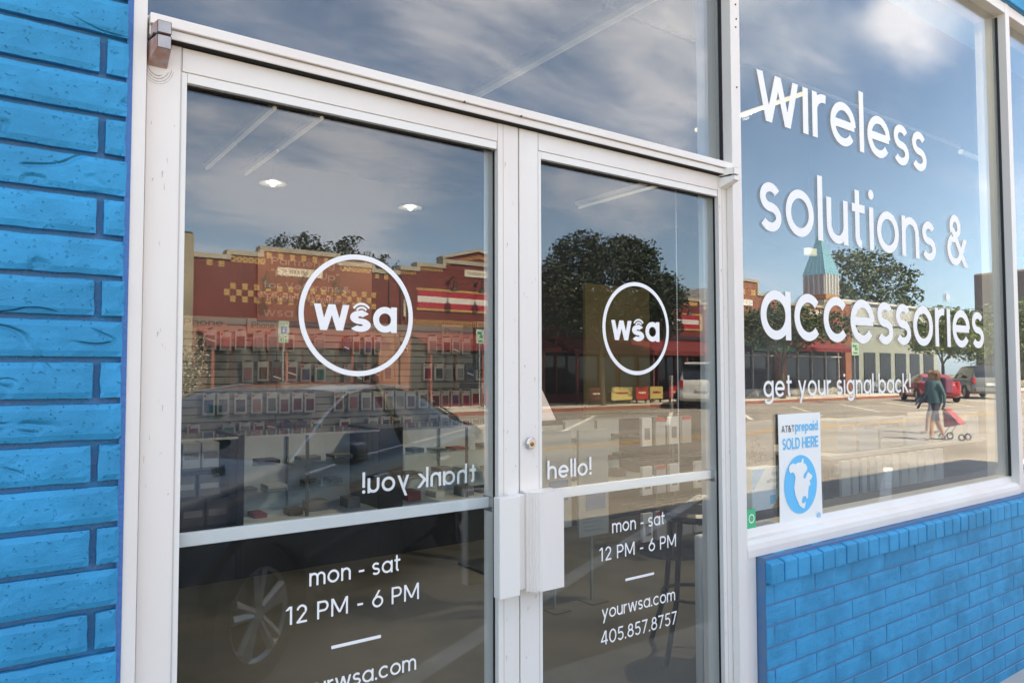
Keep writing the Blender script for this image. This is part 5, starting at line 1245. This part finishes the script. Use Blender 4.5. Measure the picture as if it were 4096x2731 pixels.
for s in (1, -1):
    up_ = [(x_, s*(q[3]*.94+.004), q[2]+.002) for q in sed[4:11] for x_ in (q[0],)]
    topl = [(q[0], s*(q[5]+.012), q[4]-(q[4]-q[2])*.07+.006) for q in sed[4:11]]
    MB().path(up_, .009, 6).build('chrome_trim', chrome, ncar, local=True); MB().path(topl, .008, 6).build('chrome_trim', chrome, ncar, local=True)
    MB().box(-.42, -.36, s*.72, s*.90, 1.0, 1.0).build('pillar', trimb, ncar, local=True) if False else None
    MB().tube((-.36, s*.885, .98), (-.40, s*.62, 1.40), .03, .026, 6).build('door_pillar', trimb, ncar, local=True)
    mr_ = MB().box(.62, .80, s*.94, s*1.10, .97, 1.09).build('door_mirror', dark_paint, ncar, .03, local=True)
    MB().box(2.0, 2.22, s*.60, s*.80, .60, .72).build('headlight', lampw, ncar, .03, local=True)
    for dz, xa in ((.82, .2), (.82, -.85)): MB().box(xa-.1, xa+.1, s*.935, s*.962, dz, dz+.025).build('door_handle', chrome, ncar, .006, local=True)
msk = thing('face_mask', 'pale turquoise face mask hanging behind the dark car windscreen', 'mask', (1.25, -3.2, 1.2))
for nm in ():
    pass
sp_ = MB(); W_ = 8
Mx = Matrix.Translation((1.70, -3.60, 0)) @ Matrix.Rotation(math.atan2(.6, -.8), 4, 'Z')
for i in range(7):
    for j in range(5): p = Mx @ Vector((.62+.05*sin(i*.7)+.03, -.10+i*.024, 1.20+j*.022-.004*abs(i-3))); sp_.v.append(tuple(p))
sp_.f = [(i*5+j, (i+1)*5+j, (i+1)*5+j+1, i*5+j+1) for i in range(6) for j in range(4)]
sp_.build('mask_cloth', mat('turquoise_cloth', (.10, .42, .40), .7), msk)

suv = [(2.50, .45, .80, .60, .86, .50), (2.42, .32, .95, .90, 1.02, .75), (2.0, .28, 1.05, .98, 1.14, .82), (1.1, .28, 1.10, 1.0, 1.20, .84), (.75, .28, 1.12, 1.0, 1.30, .84), (.25, .28, 1.14, 1.0, 1.74, .76), (-.2, .28, 1.15, 1.0, 1.86, .74), (-1.2, .28, 1.16, 1.0, 1.88, .74), (-2.1, .28, 1.16, 1.0, 1.86, .74), (-2.38, .30, 1.15, .98, 1.72, .74), (-2.50, .34, 1.10, .95, 1.20, .80), (-2.55, .48, .95, .90, 1.02, .75)]
wpaint = mat('white_car_paint', (.62, .63, .63), .25, coat=.5)
hd_ = math.atan2(-.64, .77)
truck, _ = car('parked_car', 'white sport utility car seen from behind, parked across the street', 'car', wpaint, suv, (1.55, -1.50), .38, (26.1, -20.0, -.012), hd_, ((4, 5), (8, 9)), (4, 9), suv=True)
def rear_kit(c, xr, zb, w, m_b, zt):
    for s in (1, -1): MB().box(xr-.02, xr+.16, s*(w-.12), s*(w+.01), zb, zb+.34).build('tail_light', lampr, c, .02, local=True)
    MB().box(xr-.09, xr+.1, -w*.9, w*.9, .42, .62).build('bumper', m_b, c, .03, local=True)
    MB().box(xr-.045, xr-.02, -.26, .26, zb-.12, zb+.04).build('licence_plate', mat('plate_white', (.6, .62, .6), .5), c, .005, local=True)
rear_kit(truck, -2.56, .86, .88, wpaint, 1.7)
MB().box(-2.62, -2.2, -.70, .70, 1.84, 1.93).build('roof_spoiler', wpaint, truck, .03, local=True)
redpaint = mat('red_car_paint', (.38, .012, .025), .2, coat=.6); greyp = mat('grey_car_paint', (.16, .17, .18), .25, coat=.5)
rc, _ = car('parked_car', 'red saloon seen from behind, reflected right of the word back', 'car', redpaint, sed, (1.42, -1.40), .335, (40.3, -16.9, -.012), hd_, ((4, 5), (9,)), (4, 10)); rear_kit(rc, -2.36, .72, .72, redpaint, 1.0)
gc_, _ = car('parked_car', 'grey sport utility car at the right edge of the big window', 'car', greyp, suv, (1.55, -1.50), .38, (47.5, -17.6, -.012), hd_, ((4, 5), (8, 9)), (4, 9)); rear_kit(gc_, -2.56, .86, .88, greyp, 1.7)

# --- people crossing the street
def person(label, x, y, rz, shirt, trousers, skin, hair, stride=.22, bag=None, h=1.50):
    p = thing('person', label, 'person', (x, y, -.012), None, rz); k = h/1.72
    J = {'pel': (0, 0, .95), 'spn': (0, .01, 1.15), 'chs': (0, .0, 1.36), 'nck': (0, .01, 1.48), 'hb': (0, .015, 1.55), 'hd': (0, .02, 1.63), 'ht': (0, .01, 1.70)}
    E = [('pel', 'spn'), ('spn', 'chs'), ('chs', 'nck'), ('nck', 'hb'), ('hb', 'hd'), ('hd', 'ht')]
    Rr = {'pel': .135, 'spn': .12, 'chs': .135, 'nck': .055, 'hb': .066, 'hd': .088, 'ht': .055}
    for s, nm in ((1, 'l'), (-1, 'r')):
        f = s*stride
        J.update({'h'+nm: (s*.09, 0, .90), 'k'+nm: (s*.095, f*.55+.03, .50), 'a'+nm: (s*.09, f-.02, .09), 'f'+nm: (s*.10, f+.14, .035), 's'+nm: (s*.175, 0, 1.42), 'e'+nm: (s*.225, -f*.35-.02, 1.15), 'w'+nm: (s*.22, -f*.8+.08, .93), 'm'+nm: (s*.215, -f*.85+.12, .85)})
        Rr.update({'h'+nm: .095, 'k'+nm: .062, 'a'+nm: .042, 'f'+nm: .035, 's'+nm: .062, 'e'+nm: .042, 'w'+nm: .030, 'm'+nm: .034})
        E += [('pel', 'h'+nm), ('h'+nm, 'k'+nm), ('k'+nm, 'a'+nm), ('a'+nm, 'f'+nm), ('chs', 's'+nm), ('s'+nm, 'e'+nm), ('e'+nm, 'w'+nm), ('w'+nm, 'm'+nm)]
        for q in range(5):
            a = (s*.215+s*(.0), -f*.85+.12, .85); J['g%s%d' % (nm, q)] = (s*(.215-.01*(q == 0)), -f*.85+.105+.016*q+(.03 if q == 0 else 0), .775+.008*abs(q-2)+(.03 if q == 0 else 0)); Rr['g%s%d' % (nm, q)] = .008; E.append(('m'+nm, 'g%s%d' % (nm, q)))
    names_ = list(J); me = bpy.data.meshes.new('body'); me.from_pydata([tuple(c*k for c in J[n_]) for n_ in names_], [(names_.index(a), names_.index(b_)) for a, b_ in E], [])
    o = bpy.data.objects.new('body', me); COL.objects.link(o); o.parent = p
    md = o.modifiers.new('skin', 'SKIN'); 
    for i, n_ in enumerate(names_): me.skin_vertices[0].data[i].radius = (Rr[n_]*k, Rr[n_]*k)
    me.skin_vertices[0].data[0].use_root = True
    o.modifiers.new('sub', 'SUBSURF').render_levels = 1
    m = bpy.data.materials.new('clothed_skin'); m.use_nodes = True; t = m.node_tree; b = t.nodes['Principled BSDF']; b.inputs['Roughness'].default_value = .8
    tcn = t.nodes.new('ShaderNodeTexCoord'); sp2 = t.nodes.new('ShaderNodeSeparateXYZ'); t.links.new(tcn.outputs['Object'], sp2.inputs[0])
    rp = t.nodes.new('ShaderNodeValToRGB'); rp.color_ramp.interpolation = 'CONSTANT'; mu = t.nodes.new('ShaderNodeMath'); mu.operation = 'MULTIPLY'; mu.inputs[1].default_value = .5; t.links.new(sp2.outputs[2], mu.inputs[0]); t.links.new(mu.outputs[0], rp.inputs[0])
    el = rp.color_ramp.elements; el[0].position = 0; el[0].color = (.25, .22, .2, 1); el[1].position = .045; el[1].color = (*skin, 1)
    for pos, cc in ((.24*k, trousers), (.49*k, shirt), (.735*k, skin)): e = el.new(pos); e.color = (*cc, 1)
    t.links.new(rp.outputs[0], b.inputs['Base Color']); me.materials.append(m)
    MB().lathe([(0, .12), (.06, .11), (.098, .05), (.102, -.01), (.09, -.06), (.085, -.12)], (0, -.015, 1.63*k), 14, 'z', pi*.92, pi*2.08).build('hair', mat('hair_'+('a' if hair[0] > .2 else 'b'), hair, .7), p, local=True, smooth=True)
    MB().lathe([(0, .118), (.05, .11), (.094, .055), (.094, .03)], (0, 0, 1.63*k), 14).build('hair', mat('hair_'+('a' if hair[0] > .2 else 'b'), hair, .7), p, local=True, smooth=True)
    MB().lathe([(.165*k, 0), (.175*k, .1), (.165*k, .42), (.11*k, .5)], (0, 0, .93*k), 16).build('shirt', mat('shirt_'+label.split()[0], shirt, .9), p, local=True, smooth=True)
    if bag: MB().box(-.13, .13, -.32, -.15, 1.02, 1.38).build('backpack', mat('bag_cloth', bag, .8), p, .04, local=True)
    return p
person('walker in a teal shirt with a striped bag strap crossing the street', 17.1, -6.1, 2.2, (.05, .12, .14), (.05, .05, .09), (.42, .22, .14), (.14, .07, .035), bag=(.20, .05, .10))
person('second walker in a dark top just behind the one in teal', 18.9, -7.0, 2.3, (.05, .06, .08), (.20, .20, .24), (.38, .21, .14), (.25, .15, .08))
st2 = thing('pushchair', 'small red and pink pushchair beside the walkers', 'pushchair', (17.5, -5.7, 0))
MB().add([(17.2, -5.9, .35), (17.65, -5.9, .35), (17.65, -5.45, .45), (17.2, -5.45, .45), (17.25, -5.95, .85), (17.6, -5.95, .85), (17.6, -5.88, .85), (17.25, -5.88, .85)], [(0, 1, 2, 3), (0, 1, 5, 4), (3, 2, 6, 7), (0, 3, 7, 4), (1, 2, 6, 5)]).build('seat', mat('pink_red_cloth', (.30, .05, .07), .8), st2)
for x, y in ((17.18, -5.95), (17.68, -5.95), (17.2, -5.4), (17.66, -5.4)): MB().lathe([(.07, -.02), (.10, -.02), (.10, .02), (.07, .02), (.07, -.02)], (x, y, .09), 14, 'x').build('wheel', tyre_m, st2)
MB().path([(17.2, -5.95, .1), (17.25, -5.6, .6), (17.22, -6.2, 1.0), (17.62, -6.2, 1.0), (17.62, -5.6, .6), (17.66, -5.95, .1)], .012, 6).build('frame', gal, st2)

st2.scale = (.72, .72, .80); st2.location = (17.55, -5.9, -.012)
